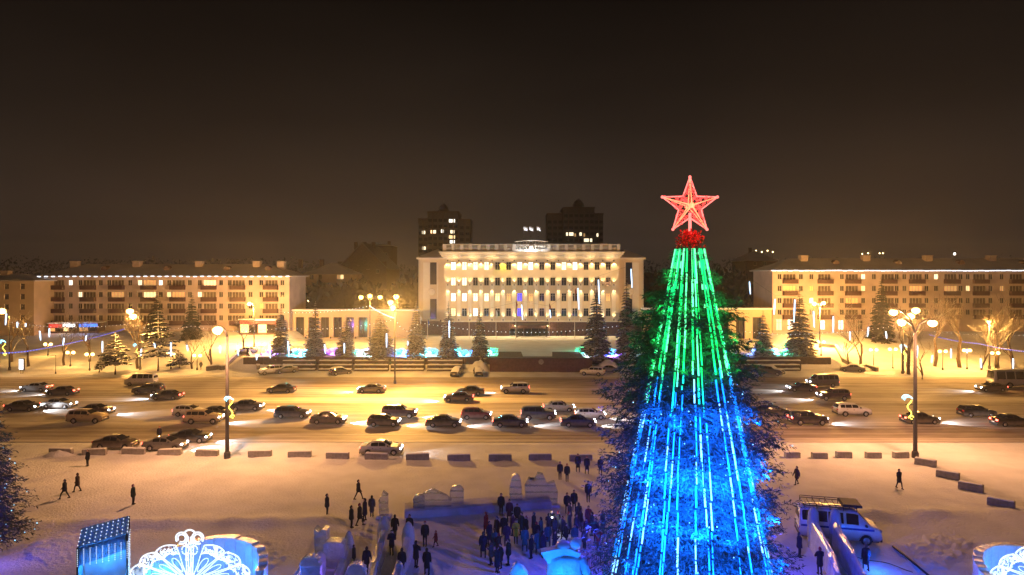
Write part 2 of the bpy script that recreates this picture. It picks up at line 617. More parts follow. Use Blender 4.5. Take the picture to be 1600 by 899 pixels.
# terrace with kerb
g = MB()
g.box(TX0, TX1, 131.5, 200, -.5, TZ)
tag(g.build('terrace', 'snow'), kind='structure')
kx = TX0 - .4
k = 0
kerb = thing('terrace_kerb', 'long low stone kerb along the front edge of the terrace below the lit spruces', 'kerb', ((TX0 + TX1) / 2, 131, 0))
g = MB()
while kx < TX1:
    k2 = min(kx + 4.0, TX1 + .4)
    q = MB()
    q.bevbox(kx + .02, k2 - .02, 130.95, 131.48, -.4, TZ + .16, .03)
    q.build('kerb_stone', 'granite_dark', kerb, True)
    kx = k2
# tiers of low benches between road and terrace
def tiers(px0, px1, label, rows=3):
    c = gp((px0 + px1) / 2, 579, .3)
    t = thing('tiered_bench', label, 'bench', (c.x, 129.5, .2), group='snowy bench tiers below the terrace')
    for i in range(rows):
        Y = 127.9 + i * 1.15
        x0, x1 = (px0 - 800) * Y / F + i * .05, (px1 - 800) * Y / F + i * .05
        z0 = .25 + i * .68
        q = MB()
        q.bevbox(x0, x1, Y, Y + 1.1, -.1, z0 + .40, .03)
        s = q.build('step', 'granite_dark', t, True)
        q = MB()
        n_ = 14
        vs, fs = [], []
        for k in range(n_ + 1):
            x = x0 + .05 + (x1 - x0 - .1) * k / n_
            h = .10 + .08 * random.random()
            vs += [(x, Y + .08, z0 + .41), (x, Y + .25, z0 + .41 + h), (x, Y + .8, z0 + .41 + h * 1.2), (x, Y + 1.08, z0 + .42)]
        for k in range(n_):
            for jj in range(3):
                fs.append((k * 4 + jj, (k + 1) * 4 + jj, (k + 1) * 4 + jj + 1, k * 4 + jj + 1))
        q.add(vs, fs, 0, True)
        q.build('snow_layer', 'snow_plain', s, True)
for a, c_, lab in ((440, 492, 'leftmost flight of three snowy stone bench tiers below the spruces'),
                  (497, 549, 'second flight of stone bench tiers from the left, with a dark car before it'),
                  (553, 606, 'third flight of snowy stone bench tiers from the left'),
                  (610, 662, 'flight of snowy stone bench tiers behind the thin road pole'),
                  (667, 722, 'flight of stone bench tiers left of the dark red tribune wall'),
                  (1164, 1251, 'flight of stone bench tiers right of the big lit tree')):
    tiers(a, c_, lab)
# tribune wall
tw = thing('tribune_wall', 'long dark red granite wall with a round emblem in front of the terrace', 'wall', (5.4, 127, 0))
x0, x1 = (765 - 800) * 127 / F, (925 - 800) * 127 / F
npan = 12
for i in range(npan):
    a, c_ = x0 + (x1 - x0) * i / npan, x0 + (x1 - x0) * (i + 1) / npan
    for z0, z1 in ((-.3, 1.5), (1.5, 2.82)):
        MB().bevbox(a + .012, c_ - .012, 126.9 + random.uniform(-.01, .01), 127.3, z0 + .01, z1 - .01, .01).build('slab', 'granite_red', tw, True)
MB().box(x0 + .01, x1 - .01, 127.05, 131.3, -.3, 2.80).build('core', 'granite_dark', tw, True)
MB().bevbox(x0 - .15, x1 + .15, 126.75, 127.7, 2.825, 3.05, .03).build('coping', 'granite_dark', tw, True)
q = MB()
ex = (845.5 - 800) * 126.85 / F
T = Matrix.Translation((ex, 126.84, 2.28)) @ Matrix.Rotation(R(90), 4, 'X')
pr = [(.001, .10), (.30, .12), (.36, .05), (.40, .12), (.48, .12), (.52, 0)]
lz = MB().lathe(pr, 20)
q.add([T @ Vector(p) for p in lz.v], lz.f, 0, True)
for k in range(5):
    a = R(90 + 72 * k)
    q.tube([(ex, 126.72, 2.28), (ex + .28 * math.cos(a), 126.72, 2.28 + .28 * math.sin(a))], [.07, .02], 5)
q.build('emblem', 'concrete', tw, True)
for a, c_, lab in ((776, 818, 'left grey tribune ramp slab'), (862, 912, 'right grey tribune ramp slab')):
    xa, xb = (a - 800) * 130 / F, (c_ - 800) * 130 / F
    MB().add([(xa, 128.2, 2.81), (xb, 128.2, 2.81), (xb - .4, 135, 3.3), (xa + .4, 135, 3.3), (xa, 128.2, 2.4), (xb, 128.2, 2.4), (xb - .4, 135, 2.4), (xa + .4, 135, 2.4)],
             [(0, 1, 2, 3), (4, 7, 6, 5), (4, 5, 1, 0), (5, 6, 2, 1), (6, 7, 3, 2), (7, 4, 0, 3)]).build('ramp_slab', 'concrete_dark', tw, True)
# snow heaps beside the wall
def heap(c, rx_, ry_, h, label):
    q = MB()
    vs, fs = [], []
    NA, NR = 22, 8
    for i in range(NR + 1):
        r = i / NR
        for k in range(NA):
            a = 2 * math.pi * k / NA
            w = 1 + .18 * mnoise.noise(Vector((math.cos(a) * 2 + c[0], math.sin(a) * 2, r)))
            zz = h * (1 - r ** 1.8) * (1 + .25 * mnoise.noise(Vector((math.cos(a) * r * 3 + c[0], math.sin(a) * r * 3, 2)))) - .05
            vs.append((rx_ * r * w * math.cos(a), ry_ * r * w * math.sin(a), zz))
    for i in range(NR):
        for k in range(NA):
            k2 = (k + 1) % NA
            fs.append((i * NA + k, (i + 1) * NA + k, (i + 1) * NA + k2, i * NA + k2))
    q.add(vs, fs, 0, True)
    o = q.build('snow_heap', 'snow')
    o.location = c
    tag(o, label, 'snow heap', 'snow heaps cleared along the road')
heap((-6.3, 128.6, .15), 2.4, 2.2, 2.3, 'tall snow heap at the left end of the dark red wall')
heap((18.6, 128.6, .15), 2.9, 2.2, 2.4, 'tall snow heap at the right end of the dark red wall')
heap(gpt(90, 712), 1.6, .8, .55, 'small snow heap at the leftmost concrete block')
heap(gpt(1340, 573), 9, 2.0, .5, 'broad low snow bank at the roadside right of the tiers')
heap(gpt(240, 588), 12, 2.0, .45, 'broad low snow bank behind the white minibus')
# sloping stair parapets left and right of the terrace
def parapet(pts, label):
    ws = [gpt(*p) for p in pts]
    t = thing('stair_parapet', label, 'parapet', ws[0], group='snowy stair parapets at the ends of the terrace')
    for a, c_ in zip(ws[:-1], ws[1:]):
        d = (c_ - a)
        nrm = Vector((-d.y, d.x, 0)).normalized() * .3
        for mat_, h0, h1, nm in (('concrete_dark', -.4, .75, 'wall_run'), ('snow_plain', .75, .95, 'snow_cap')):
            q = MB()
            q.add([a - nrm + Vector((0, 0, h0)), c_ - nrm + Vector((0, 0, h0)), c_ + nrm + Vector((0, 0, h0)), a + nrm + Vector((0, 0, h0)),
                   a - nrm + Vector((0, 0, h1)), c_ - nrm + Vector((0, 0, h1)), c_ + nrm + Vector((0, 0, h1)), a + nrm + Vector((0, 0, h1))],
                  [(0, 3, 2, 1), (4, 5, 6, 7), (0, 1, 5, 4), (1, 2, 6, 5), (2, 3, 7, 6), (3, 0, 4, 7)])
            q.build(nm, mat_, t, True)
parapet(((1280, 542), (1306, 544), (1318, 556), (1342, 564), (1352, 574), (1371, 581)), 'zigzag snowy stair parapet right of the terrace below the park lamps')
parapet(((322, 579), (342, 571), (348, 563), (372, 556), (384, 549), (404, 545)), 'zigzag snowy stair parapet left of the terrace near the street lamp')

# ---------------------------------------------------------------- buildings
def win_mesh(w, h, kind=0):
    """frame with one mullion and a transom; pane"""
    q = MB()
    t = .09
    q.box(-w / 2, w / 2, 0, .10, -h / 2, -h / 2 + t)
    q.box(-w / 2, w / 2, 0, .10, h / 2 - t, h / 2)
    q.box(-w / 2, -w / 2 + t, 0, .10, -h / 2 + t, h / 2 - t)
    q.box(w / 2 - t, w / 2, 0, .10, -h / 2 + t, h / 2 - t)
    zt = h * .18
    if kind == 2:
        for k in (-1, 0, 1):
            q.box(w * k * .25 - .05, w * k * .25 + .05, .01, .09, -h / 2 + t, h / 2 - t)
    else:
        q.box(-.05, .05, .01, .09, -h / 2 + t, h / 2 - t)
    if kind == 1:
        q.box(-w / 2 + t, -.05, .015, .085, zt, zt + .08)
        q.box(.05, w / 2 - t, .015, .085, zt, zt + .08)
    q.box(-w / 2 - .08, w / 2 + .08, -.12, -.001, -h / 2 - .10, -h / 2 - .02)
    f = q.mesh('window', 'window_frame')
    p = MB()
    p.add([(-w / 2 + .02, .06, -h / 2 + .02), (w / 2 - .02, .06, -h / 2 + .02), (w / 2 - .02, .06, h / 2 - .02), (-w / 2 + .02, .06, h / 2 - .02)], [(0, 1, 2, 3)])
    return f, p.mesh('pane', 'glass_dark')
def put_win(root, wm, X, Y, Z, mat='glass_dark', fmat=None):
    l = root_loc(root)
    f = obj('window', wm[0], root, (X - l.x, Y - l.y, Z - l.z))
    if fmat:
        setmat(f, fmat)
    p = obj('pane', wm[1], f)
    if mat != 'glass_dark':
        setmat(p, mat)
    return f

# --- government building
BY = 179.0
bs = F / BY
bx = lambda px: (px - 800) / bs
bz = lambda py: CH - (py - YH) / bs
gov = thing('government_building', 'cream four storey government building with floodlit columns and crest on the roof', 'building', (bx(829), BY, TZ))
GX0, GX1 = bx(693.4), bx(967.6)
rows = [bz(415.9), bz(440.2), bz(464.8), bz(488.2)]
cols_x = [bx(640 + (198 + 50.15 * i) / 2.9) for i in range(15)]
lit = {(0, 0): 'win_white', (0, 1): 'win_cream', (0, 2): 'win_cream', (0, 3): 'win_cream', (0, 6): 'win_white', (0, 7): 'win_white', (0, 10): 'win_cream', (0, 11): 'win_white',
       (1, 0): 'win_cream', (1, 1): 'win_cream', (2, 0): 'win_white', (2, 1): 'win_white', (2, 2): 'win_cream', (2, 3): 'win_cream', (2, 4): 'win_warm', (2, 5): 'win_dim', (2, 6): 'win_blue',
       (2, 7): 'win_dim', (3, 0): 'win_warm', (3, 2): 'win_white', (3, 6): 'win_blue', (3, 13): 'win_dim', (2, 14): 'win_dim'}
WW, WH = 1.35, 2.25
holes = [(x - WW / 2, x + WW / 2, z - WH / 2, z + WH / 2) for z in rows for x in cols_x]
zp, zc0, zc1 = bz(501.5), bz(404), bz(393.5)
q = MB()
q.facade(GX0, GX1, zp, zc0, BY, holes, .30)
q.add([(GX0, BY, TZ), (GX0, BY + 16, TZ), (GX0, BY + 16, zc0), (GX0, BY, zc0)], [(0, 1, 2, 3)])
q.add([(GX1, BY, TZ), (GX1, BY + 16, TZ), (GX1, BY + 16, zc0), (GX1, BY, zc0)], [(3, 2, 1, 0)])
q.add([(GX0, BY + 16, TZ), (GX1, BY + 16, TZ), (GX1, BY + 16, zc0), (GX0, BY + 16, zc0)], [(3, 2, 1, 0)])
q.build('wall', 'plaster_cream', gov, True)
wm = win_mesh(WW - .02, WH - .02, 1)
for r_, z in enumerate(rows):
    for c_, x in enumerate(cols_x):
        put_win(gov, wm, x, BY + .17, z, lit.get((r_, c_), 'glass_dark'))
# plinth of dark stone in slabs with entrance
ent0, ent1 = bx(805), bx(855)
x = GX0 - .35
while x < GX1 + .3:
    x2 = min(x + 2.6, GX1 + .35)
    for za, zb_ in ((TZ - .3, TZ + 2.0), (TZ + 2.0, zp - .32)):
        if not (x2 > ent0 and x < ent1 and za < TZ + 1):
            MB().bevbox(x + .01, x2 - .01, BY - .35, BY + .4, za, zb_ - .015, .01).build('plinth_slab', 'granite_red', gov, True)
    x = x2
MB().bevbox(GX0 - .55, GX1 + .55, BY - .55, BY - .002, zp - .30, zp + .05, .04).build('belt_course', 'plaster_white', gov, True)
for xd in (0, 1, 2, 3):
    w_ = (ent1 - ent0 - .6) / 4
    dq = MB()
    xa = ent0 + .3 + xd * w_
    dq.box(xa + .03, xa + w_ - .03, BY - .2, BY - .1, TZ, TZ + 2.9)
    dq.box(xa + w_ * .8, xa + w_ * .85, BY - .26, BY - .201, TZ + .9, TZ + 1.6)
    dq.build('door', 'glass_dark', gov, True)
MB().bevbox(ent0 - .3, ent1 + .3, BY - 3.2, BY - .36, TZ + 3.05, TZ + 3.4, .04).build('canopy', 'granite_dark', gov, True)
for xx in (ent0 + .2, ent1 - .6):
    MB().bevbox(xx, xx + .4, BY - 3.0, BY - 2.6, TZ - .1, TZ + 3.04, .03).build('canopy_post', 'granite_dark', gov, True)
for xx in (bx(805.6), bx(854.6)):
    p = Vector((xx, BY - .75, bz(508))) - root_loc(gov)
    MB().ball(p, .33, 8).build('wall_lamp', 'bulb_sodium', gov)
    light('POINT', gov, p + Vector((0, -.8, .1)), 350, (1, .7, .35), .3)
# cornice
for k, (o_, za, zb_) in enumerate(((.25, zc0, zc0 + .45), (.6, zc0 + .455, zc0 + 1.0), (1.0, zc0 + 1.005, zc1 - .25), (1.3, zc1 - .245, zc1 + .02))):
    MB().bevbox(GX0 - o_, GX1 + o_, BY - o_, BY + 16 + o_, za, zb_, .05).build('cornice', 'plaster_white', gov, True)
for i in range(46):
    xx = GX0 + .5 + (GX1 - GX0 - 1) * i / 45
    MB().box(xx - .16, xx + .16, BY - .95, BY - .61, zc0 + .46, zc0 + .98).build('dentil', 'plaster_white', gov, True)
# parapet of posts and panels
zq = bz(381.5)
px_posts = np.linspace(GX0 + .2, GX1 - .2, 21)
for i, xx in enumerate(px_posts):
    if not (bx(804) < xx < bx(856)):
        MB().bevbox(xx - .45, xx + .45, BY - .2, BY + .35, zc1 + .025, zq, .04).build('parapet_post', 'plaster_white', gov, True)
for a, c_ in zip(px_posts[:-1], px_posts[1:]):
    if not (bx(800) < (a + c_) / 2 < bx(860)):
        q = MB()
        q.box(a + .46, c_ - .46, BY - .02, BY + .2, zc1 + .03, zc1 + .35)
        q.box(a + .46, c_ - .46, BY - .02, BY + .2, zq - .3, zq - .05)
        for j in range(5):
            xx = a + .46 + (c_ - a - .92) * (j + .5) / 5
            q.lathe([(.07, 0), (.13, .4), (.07, .9), (.09, zq - zc1 - .66)], 6, 0, (xx, BY + .09, zc1 + .355))
        q.build('balustrade', 'plaster_white', gov, True)
MB().box(GX0 + .5, GX1 - .5, BY + 1, BY + 15.5, zc1 + .03, zc1 + .9).build('roof', 'roof_snow', gov, True)
MB().bevbox(GX0 + 2, GX1 - 2, BY + 5, BY + 13, zc1 + .9, zc1 + 2.6, .6).build('attic', 'roof_snow', gov, True)
# crest on the parapet
c0, c1, cz = bx(804), bx(856), bz(376)
q = MB()
q.bevbox(c0, c1, BY - .3, BY + .5, zc1 + .03, zc1 + .6, .05)
for i in range(11):
    xx = c0 + .4 + (c1 - c0 - .8) * i / 10
    hh = (cz - zc1) * (.92 - .12 * abs(i - 5) / 5)
    pts = []
    for k in range(13):
        a = k / 12 * 2 * math.pi * 1.25
        rr = .36 * (1 - k / 16)
        pts.append((xx + rr * math.cos(a) * (1 if i % 2 else -1), BY - .12, zc1 + .75 + hh * .3 + rr * 1.6 * math.sin(a)))
    q.tube(pts, .075, 5)
    q.tube([(xx + .4, BY + .05, zc1 + .6), (xx + .4, BY + .05, zc1 + hh)], .1, 6)
q.tube([(c0 + (c1 - c0) * t, BY - .05, cz - .35 + .35 * math.sin(math.pi * t)) for t in np.linspace(0, 1, 15)], .14, 6)
q.lathe([(.001, 1.5), (.45, 1.3), (.75, .7), (.7, .2), (.5, 0)], 12, 0, ((c0 + c1) / 2, BY - .1, zc1 + .62))
q.build('crest', 'plaster_white', gov, True)
for xx in (-1.1, 0, 1.1):
    p = Vector(((c0 + c1) / 2 + xx, BY - .95, zc1 + .32)) - root_loc(gov)
    MB().bevbox(p.x - .35, p.x + .35, p.y - .25, p.y + .2, p.z - .28, p.z + .1, .04).build('floodlight', 'bulb_white', gov)
light('POINT', gov, Vector(((c0 + c1) / 2, BY - 1.2, zc1 + .9)) - root_loc(gov), 260, (.92, .96, 1), .2)
light('POINT', gov, Vector((c0 + 1.2, BY - 1.2, zc1 + .9)) - root_loc(gov), 60, (.92, .96, 1), .2)
light('POINT', gov, Vector((c1 - 1.2, BY - 1.2, zc1 + .9)) - root_loc(gov), 60, (.92, .96, 1), .2)
for k, pxx in enumerate((818, 827, 838.5)):
    t = thing('roof_flag', ('left', 'middle', 'right')[k] + ' one of three small pale flags above the roof crest', 'flag', (bx(pxx), BY + 3, zc1 + .9), group='flags above the crest')
    MB().tube([(0, 0, -.2), (0, 0, bz(352) - zc1 - .9)], .05, 6).build('flag_pole', 'metal_pole', t)
    q = MB()
    h = bz(352) - zc1 - 1.0
    N = 6
    vs = [(.05 + 1.15 * i / N, .12 * math.sin(i * 1.3 + k), h - j * 1.1 - .35 * (i / N) ** 2) for i in range(N + 1) for j in (0, 1)]
    q.add(vs, [(2 * i, 2 * i + 2, 2 * i + 3, 2 * i + 1) for i in range(N)], 0, True)
    fo = q.build('flag_cloth', 'flag_cloth', t)
    md = fo.modifiers.new('thick', 'SOLIDIFY')
    md.thickness = .02
    light('SPOT', t, (.4, -2.2, h - 2.6), 420, (.9, .95, 1), .1, (R(128), 0, 0), 40, .4)
    MB().bevbox(.15, .65, -2.45, -2.1, h - 3.0, h - 2.7, .03).build('flag_floodlight', 'metal_dark', t)
    MB().tube([(.4, -2.25, h - 2.95), (.4, -2.25, -.2), (0, 0, -.2)], .03, 5).build('floodlight_bracket', 'metal_dark', t)
# pilasters with up and down lights
col_l = [bx(640 + (173 + 50.15 * i) / 2.9) for i in range(16)]
wl_top, wl_mid, wl_bot = bz(407.5), bz(448.5), bz(500)
fx = MB().bevbox(-.13, .13, -.22, 0, -.18, .18, .03).mesh('wall_uplight', 'metal_dark')
gl = root_loc(gov)
WARM = (1.0, .66, .29)
for i, xx in enumerate(col_l):
    MB().bevbox(xx - .5, xx + .5, BY - .14, BY - .002, zp + .052, bz(446.5), .03).build('pilaster', 'plaster_white', gov, True)
    MB().bevbox(xx - .6, xx + .6, BY - .22, BY - .002, bz(446.3), bz(446.3) + .3, .03).build('capital', 'plaster_white', gov, True)
    yel = (i == 5)
    for zz in (wl_top, wl_mid + .55, wl_bot):
        obj('wall_uplight', fx, gov, (xx - gl.x, BY - .002 - gl.y - (.14 if zz == wl_bot else 0) - (.22 if zz == wl_mid + .55 else 0) * 0, zz - gl.z))
    # lamps: top washes down, middle washes up and down, bottom washes up
    c = (1, .82, .02) if yel else WARM
    light('SPOT', gov, (xx - gl.x, -.42, wl_top - .3 - gl.z), 1100 if yel else 620, c, .05, (R(-10), 0, 0), 110, .25)
    light('SPOT', gov, (xx - gl.x, -.42, wl_mid + .8 - gl.z), 480, WARM, .05, (R(190), 0, 0), 95, .5)
    light('SPOT', gov, (xx - gl.x, -.62, wl_mid + .1 - gl.z), 1050, WARM, .05, (R(-8), 0, 0), 75, .5)
    light('SPOT', gov, (xx - gl.x, -.50, wl_bot + .25 - gl.z), 480, WARM, .05, (R(190), 0, 0), 85, .5)
# cornice wash: lamps standing on the ledge under the cornice
for i in range(9):
    xx = GX0 + (GX1 - GX0) * (i + .5) / 9
    light('SPOT', gov, (xx - gl.x, -2.2, zc0 - .9 - gl.z), 300, WARM, .2, (R(150), 0, 0), 130, .9)
    MB().box(xx - .12, xx + .12, BY - 2.35, BY - .002, zc0 - 1.12, zc0 - 1.04).build('lamp_bracket', 'metal_dark', gov, True)
# wings
def wing(px0, px1, side):
    xa, xb = bx(px0) * (BY + 2.5) / BY, bx(px1) * (BY + 2.5) / BY
    if side < 0:
        xb = GX0 + .1
    else:
        xa = GX1 - .1
    yw, zt = BY + 2.5, bz(405)
    q = MB()
    q.box(xa, xb, yw, BY + 15, TZ - .3, zt)
    q.build('wing_wall', 'plaster_cream', gov, True)
    MB().bevbox(xa - (.5 if side < 0 else -.12), xb + (.5 if side > 0 else -.12), yw - .5, BY + 15.5, zt + .003, zt + .45, .08).build('wing_cornice', 'plaster_white', gov, True)
    q = MB()
    e0, e1 = (xa - .6, xb - .3) if side < 0 else (xa + .3, xb + .6)
    q.add([(e0, yw - .6, zt + .46), (e1, yw - .6, zt + .46), (e1, BY + 15.5, zt + .46), (e0, BY + 15.5, zt + .46),
           ((e0 + e1) / 2 - side * 1.5, yw + 5, zt + 3), ((e0 + e1) / 2 - side * 1.5, BY + 11, zt + 3)],
          [(0, 1, 4), (1, 2, 5, 4), (2, 3, 5), (3, 0, 4, 5), (0, 3, 2, 1)])
    q.build('wing_roof', 'roof_snow', gov, True)
    W_ = xb - xa
    u = lambda t: xa + W_ * t if side < 0 else xb - W_ * t
    for ta, tb, zq0, zq1, mt, nm in ((.44, .68, bz(445), bz(410), 'glazed_panel', 'tall_window'), (.44, .68, bz(500), bz(468), 'glazed_panel', 'tall_window'),
                                 (.18, .43, bz(500), bz(410), 'plaster_white', 'relief_panel'), (.70, .74, bz(500), bz(410), 'plaster_white', 'relief_strip')):
        a, c_ = sorted((u(ta), u(tb)))
        MB().bevbox(a, c_, yw - .12, yw - .003, zq0, zq1, .02).build(nm, mt, gov, True)
    q = MB()
    T = Matrix.Translation((u(.5), yw - .13, bz(456.5))) @ Matrix.Rotation(R(90), 4, 'X')
    lz = MB().lathe([(.001, .16), (.5, .14), (.7, .05), (.85, .14), (.95, 0)], 18)
    q.add([T @ Vector(p) for p in lz.v], lz.f, 0, True)
    q.build('medallion', 'plaster_white', gov, True)
    MB().tube([(u(.02), yw - .25, zt), (u(.02), yw - .25, TZ)], .1, 6).build('downpipe', 'plaster_white', gov, True)
    for t in (.12, .85):
        light('SPOT', gov, (u(t) - gl.x, 1.6, zp + .2 - gl.z), 520, WARM, .05, (R(184), 0, 0), 60, .7)
        MB().bevbox(u(t) - .15, u(t) + .15, yw - 1.1, yw - .7, zp - .2, zp + .15, .03).build('wall_uplight', 'metal_dark', gov, True)
        MB().box(u(t) - .03, u(t) + .03, yw - .7, yw - .002, zp - .1, zp - .04).build('lamp_bracket', 'metal_dark', gov, True)
    MB().bevbox(xa - .2, xb + .2, yw - .35, yw - .004, TZ - .3, zp - .3, .03).build('plinth_slab', 'granite_red', gov, True)
wing(653.8, 693.4, -1)
wing(967.6, 1005.5, 1)
# flagpoles in front of the building
for pxx, pyt, pyb in ((659, 492, 527), (668, 498, 528), (733, 480, 525), (775, 485, 525), (806, 470, 524), (858, 474, 524), (898, 450, 525)):
    p = gp(pxx, pyb + 2, TZ)
    p.y = 172 + random.uniform(-2, 2)
    p.x = (pxx - 800) * p.y / F
    zt = at(pxx, pyt, p.y).z
    t = thing('flagpole', 'flagpole with a furled flag before the government building, ' + {659: 'leftmost of the row', 668: 'second from the left', 733: 'third from the left', 775: 'left of the entrance', 806: 'at the left corner of the entrance', 858: 'at the right corner of the entrance', 898: 'tallest, right of the entrance'}[pxx], 'flagpole', p, group='flagpoles before the government building')
    lean = .5 if pxx == 659 else 0
    MB().tube([(lean * 0, 0, -.2), (-lean, 0, zt - TZ)], [.09, .05], 6).build('pole', 'plaster_white', t)
    q = MB()
    q.tube([(-lean + .1, 0, zt - TZ - .1), (-lean + .28, .05, zt - TZ - 1.0), (-lean + .2, 0, zt - TZ - 2.3)], [.05, .22, .08], 7)
    q.build('furled_flag', random.choice(['coat_red', 'flag_cloth', 'sign_blue']), t)
# colonnade walls
def colonnade(px0, px1, pytop, opens, Y, label):
    s_ = F / Y
    X = lambda p: (p - 800) / s_
    Z = lambda p: CH - (p - YH) / s_
    t = thing('colonnade', label, 'colonnade', (X((px0 + px1) / 2), Y, TZ))
    hs = [(X(a), X(c_), TZ + .2, Z(496)) for a, c_ in opens]
    q = MB()
    q.facade(X(px0), X(px1), TZ - .3, Z(pytop), Y, hs, .8)
    q.add([(X(px0), Y, Z(pytop)), (X(px1), Y, Z(pytop)), (X(px1), Y + 3, Z(pytop)), (X(px0), Y + 3, Z(pytop))], [(0, 1, 2, 3)])
    q.add([(X(px0), Y, TZ), (X(px0), Y + 3, TZ), (X(px0), Y + 3, Z(pytop)), (X(px0), Y, Z(pytop))], [(0, 1, 2, 3)])
    q.build('wall', 'plaster_ochre', t, True)
    MB().bevbox(X(px0) - .2, X(px1) + .2, Y - .25, Y + 3.2, Z(pytop) + .003, Z(pytop) + .4, .08).build('snowy_coping', 'snow_plain', t, True)
    for h in hs:
        MB().box(h[0] - .02, h[1] + .02, Y + .7, Y + .78, h[2] - .02, h[3] + .02).build('dark_opening', 'glass_dark', t, True)
        MB().box((h[0] + h[1]) / 2 - .06, (h[0] + h[1]) / 2 + .06, Y + .6, Y + .69, h[2], h[3]).build('mullion', 'metal_dark', t, True)
    for a, c_ in list(zip(hs[:-1], hs[1:])):
        xx = (a[1] + c_[0]) / 2
        light('SPOT', t, (xx - t.location.x, -.5, .6), 110, SODY, .06, (R(186), 0, 0), 70, .6)
        MB().bevbox(xx - .14, xx + .14, Y - .7, Y - .4, TZ - .05, TZ + .45, .03).build('uplight', 'metal_dark', t, True)
colonnade(452, 653, 486, ((462, 475), (482, 494), (501, 514), (521, 534), (541, 553), (560, 574)), 172, 'low ochre colonnade wall left of the government building')
colonnade(1006, 1206, 484, ((1020, 1034), (1045, 1060), (1125, 1139), (1150, 1164), (1176, 1190)), 168, 'low ochre colonnade wall between tall tree and right apartment block')

# --- apartment blocks
def block(name, label, pxl, pxr, eave, ridge, base_py, Y, depth, rowys, winpx, balpx, plaster, lit_, chim, eave_led, side_l=True, shops=()):
    s_ = F / Y
    X = lambda p: (p - 800) / s_
    Z = lambda p: CH - (p - YH) / s_
    zb_ = tz(X((pxl + pxr) / 2), Y) - .3
    t = thing(name, label, 'building', (X((pxl + pxr) / 2), Y, zb_ + .3))
    ze = Z(eave)
    hs = []
    W1, H1, W2, H2 = 1.1, 1.45, 3.3, 1.6
    for p in winpx:
        for ry in rowys:
            hs.append((X(p) - W1 / 2, X(p) + W1 / 2, Z(ry) - H1 / 2, Z(ry) + H1 / 2))
    for p in balpx:
        for ry in rowys:
            hs.append((X(p) - W2 / 2, X(p) + W2 / 2, Z(ry) - H1 / 2 - .1, Z(ry) + H1 / 2))
    for a, c_, d0, d1, _ in shops:
        hs.append((X(a), X(c_), Z(d1), Z(d0)))
    q = MB()
    xa, xb = X(pxl), X(pxr)
    q.facade(xa, xb, zb_, ze, Y, hs, .3)
    q.add([(xa, Y, zb_), (xa, Y + depth, zb_), (xa, Y + depth, ze), (xa, Y, ze)], [(0, 3, 2, 1)])
    q.add([(xb, Y, zb_), (xb, Y + depth, zb_), (xb, Y + depth, ze), (xb, Y, ze)], [(0, 1, 2, 3)])
    q.add([(xa, Y + depth, zb_), (xb, Y + depth, zb_), (xb, Y + depth, ze), (xa, Y + depth, ze)], [(3, 2, 1, 0)])
    q.build('wall', plaster, t, True)
    w1 = win_mesh(W1 - .02, H1 - .02)
    w2 = win_mesh(W2 - .02, H1 + .08, 2)
    for i, p in enumerate(winpx):
        for j, ry in enumerate(rowys):
            put_win(t, w1, X(p), Y + .15, Z(ry), lit_.get(('w', i, j), 'glass_dark'))
    for i, p in enumerate(balpx):
        for j, ry in enumerate(rowys):
            put_win(t, w2, X(p), Y + .15, Z(ry) - .05, lit_.get(('b', i, j), 'balcony_glass'))
            q = MB()
            z0 = Z(ry) - H1 / 2 - .95
            q.box(X(p) - 1.85, X(p) + 1.85, Y - 1.1, Y - .003, z0 - .12, z0)
            q.box(X(p) - 1.85, X(p) + 1.85, Y - 1.1, Y - 1.02, z0 + .003, z0 + 1.0)
            q.box(X(p) - 1.85, X(p) - 1.77, Y - 1.015, Y - .003, z0 + .003, z0 + 1.0)
            q.box(X(p) + 1.77, X(p) + 1.85, Y - 1.015, Y - .003, z0 + .003, z0 + 1.0)
            q.build('balcony', 'balcony_dark', t, True)
    for a, c_, d0, d1, mt in shops:
        q = MB()
        q.add([(X(a), Y + .25, Z(d1)), (X(c_), Y + .25, Z(d1)), (X(c_), Y + .25, Z(d0)), (X(a), Y + .25, Z(d0))], [(0, 1, 2, 3)])
        sh = q.build('shop_window', mt, t, True)
        q = MB()
        xm = X((a + c_) / 2)
        q.box(xm - .05, xm + .05, Y + .15, Y + .24, Z(d1), Z(d0))
        q.box(X(a), X(c_), Y + .16, Y + .23, Z(d0) - .9, Z(d0) - .8)
        q.build('frame', 'window_frame', sh, True)
    # hipped roof with overhang
    o_ = .8
    zr = CH - (ridge - YH) * (Y + depth / 2) / F
    hip = depth * .55
    q = MB()
    q.add([(xa - o_, Y - o_, ze), (xb + o_, Y - o_, ze), (xb + o_, Y + depth + o_, ze), (xa - o_, Y + depth + o_, ze),
           (xa - o_, Y - o_, ze + .28), (xb + o_, Y - o_, ze + .28), (xb + o_, Y + depth + o_, ze + .28), (xa - o_, Y + depth + o_, ze + .28),
           (xa + hip, Y + depth / 2, zr), (xb - hip, Y + depth / 2, zr)],
          [(0, 3, 2, 1), (0, 1, 5, 4), (1, 2, 6, 5), (2, 3, 7, 6), (3, 0, 4, 7), (4, 5, 9, 8), (5, 6, 9), (6, 7, 8, 9), (7, 4, 8)])
    rf = q.build('roof', 'roof_snow', t, True)
    MB().bevbox(xa - o_ - .1, xb + o_ + .1, Y - o_ - .12, Y - o_ - .002, ze + .02, ze + .26, .02).build('gutter', 'window_frame', t, True)
    for p in chim:
        xx = (p - 800) * (Y + depth * .42) / F
        q = MB()
        q.bevbox(xx - .9, xx + .9, Y + depth * .36, Y + depth * .48, zr - 1.6, zr + .55, .05)
        q.bevbox(xx - 1.02, xx + 1.02, Y + depth * .355, Y + depth * .485, zr + .553, zr + .8, .05)
        q.build('chimney', 'chimney', rf, True)
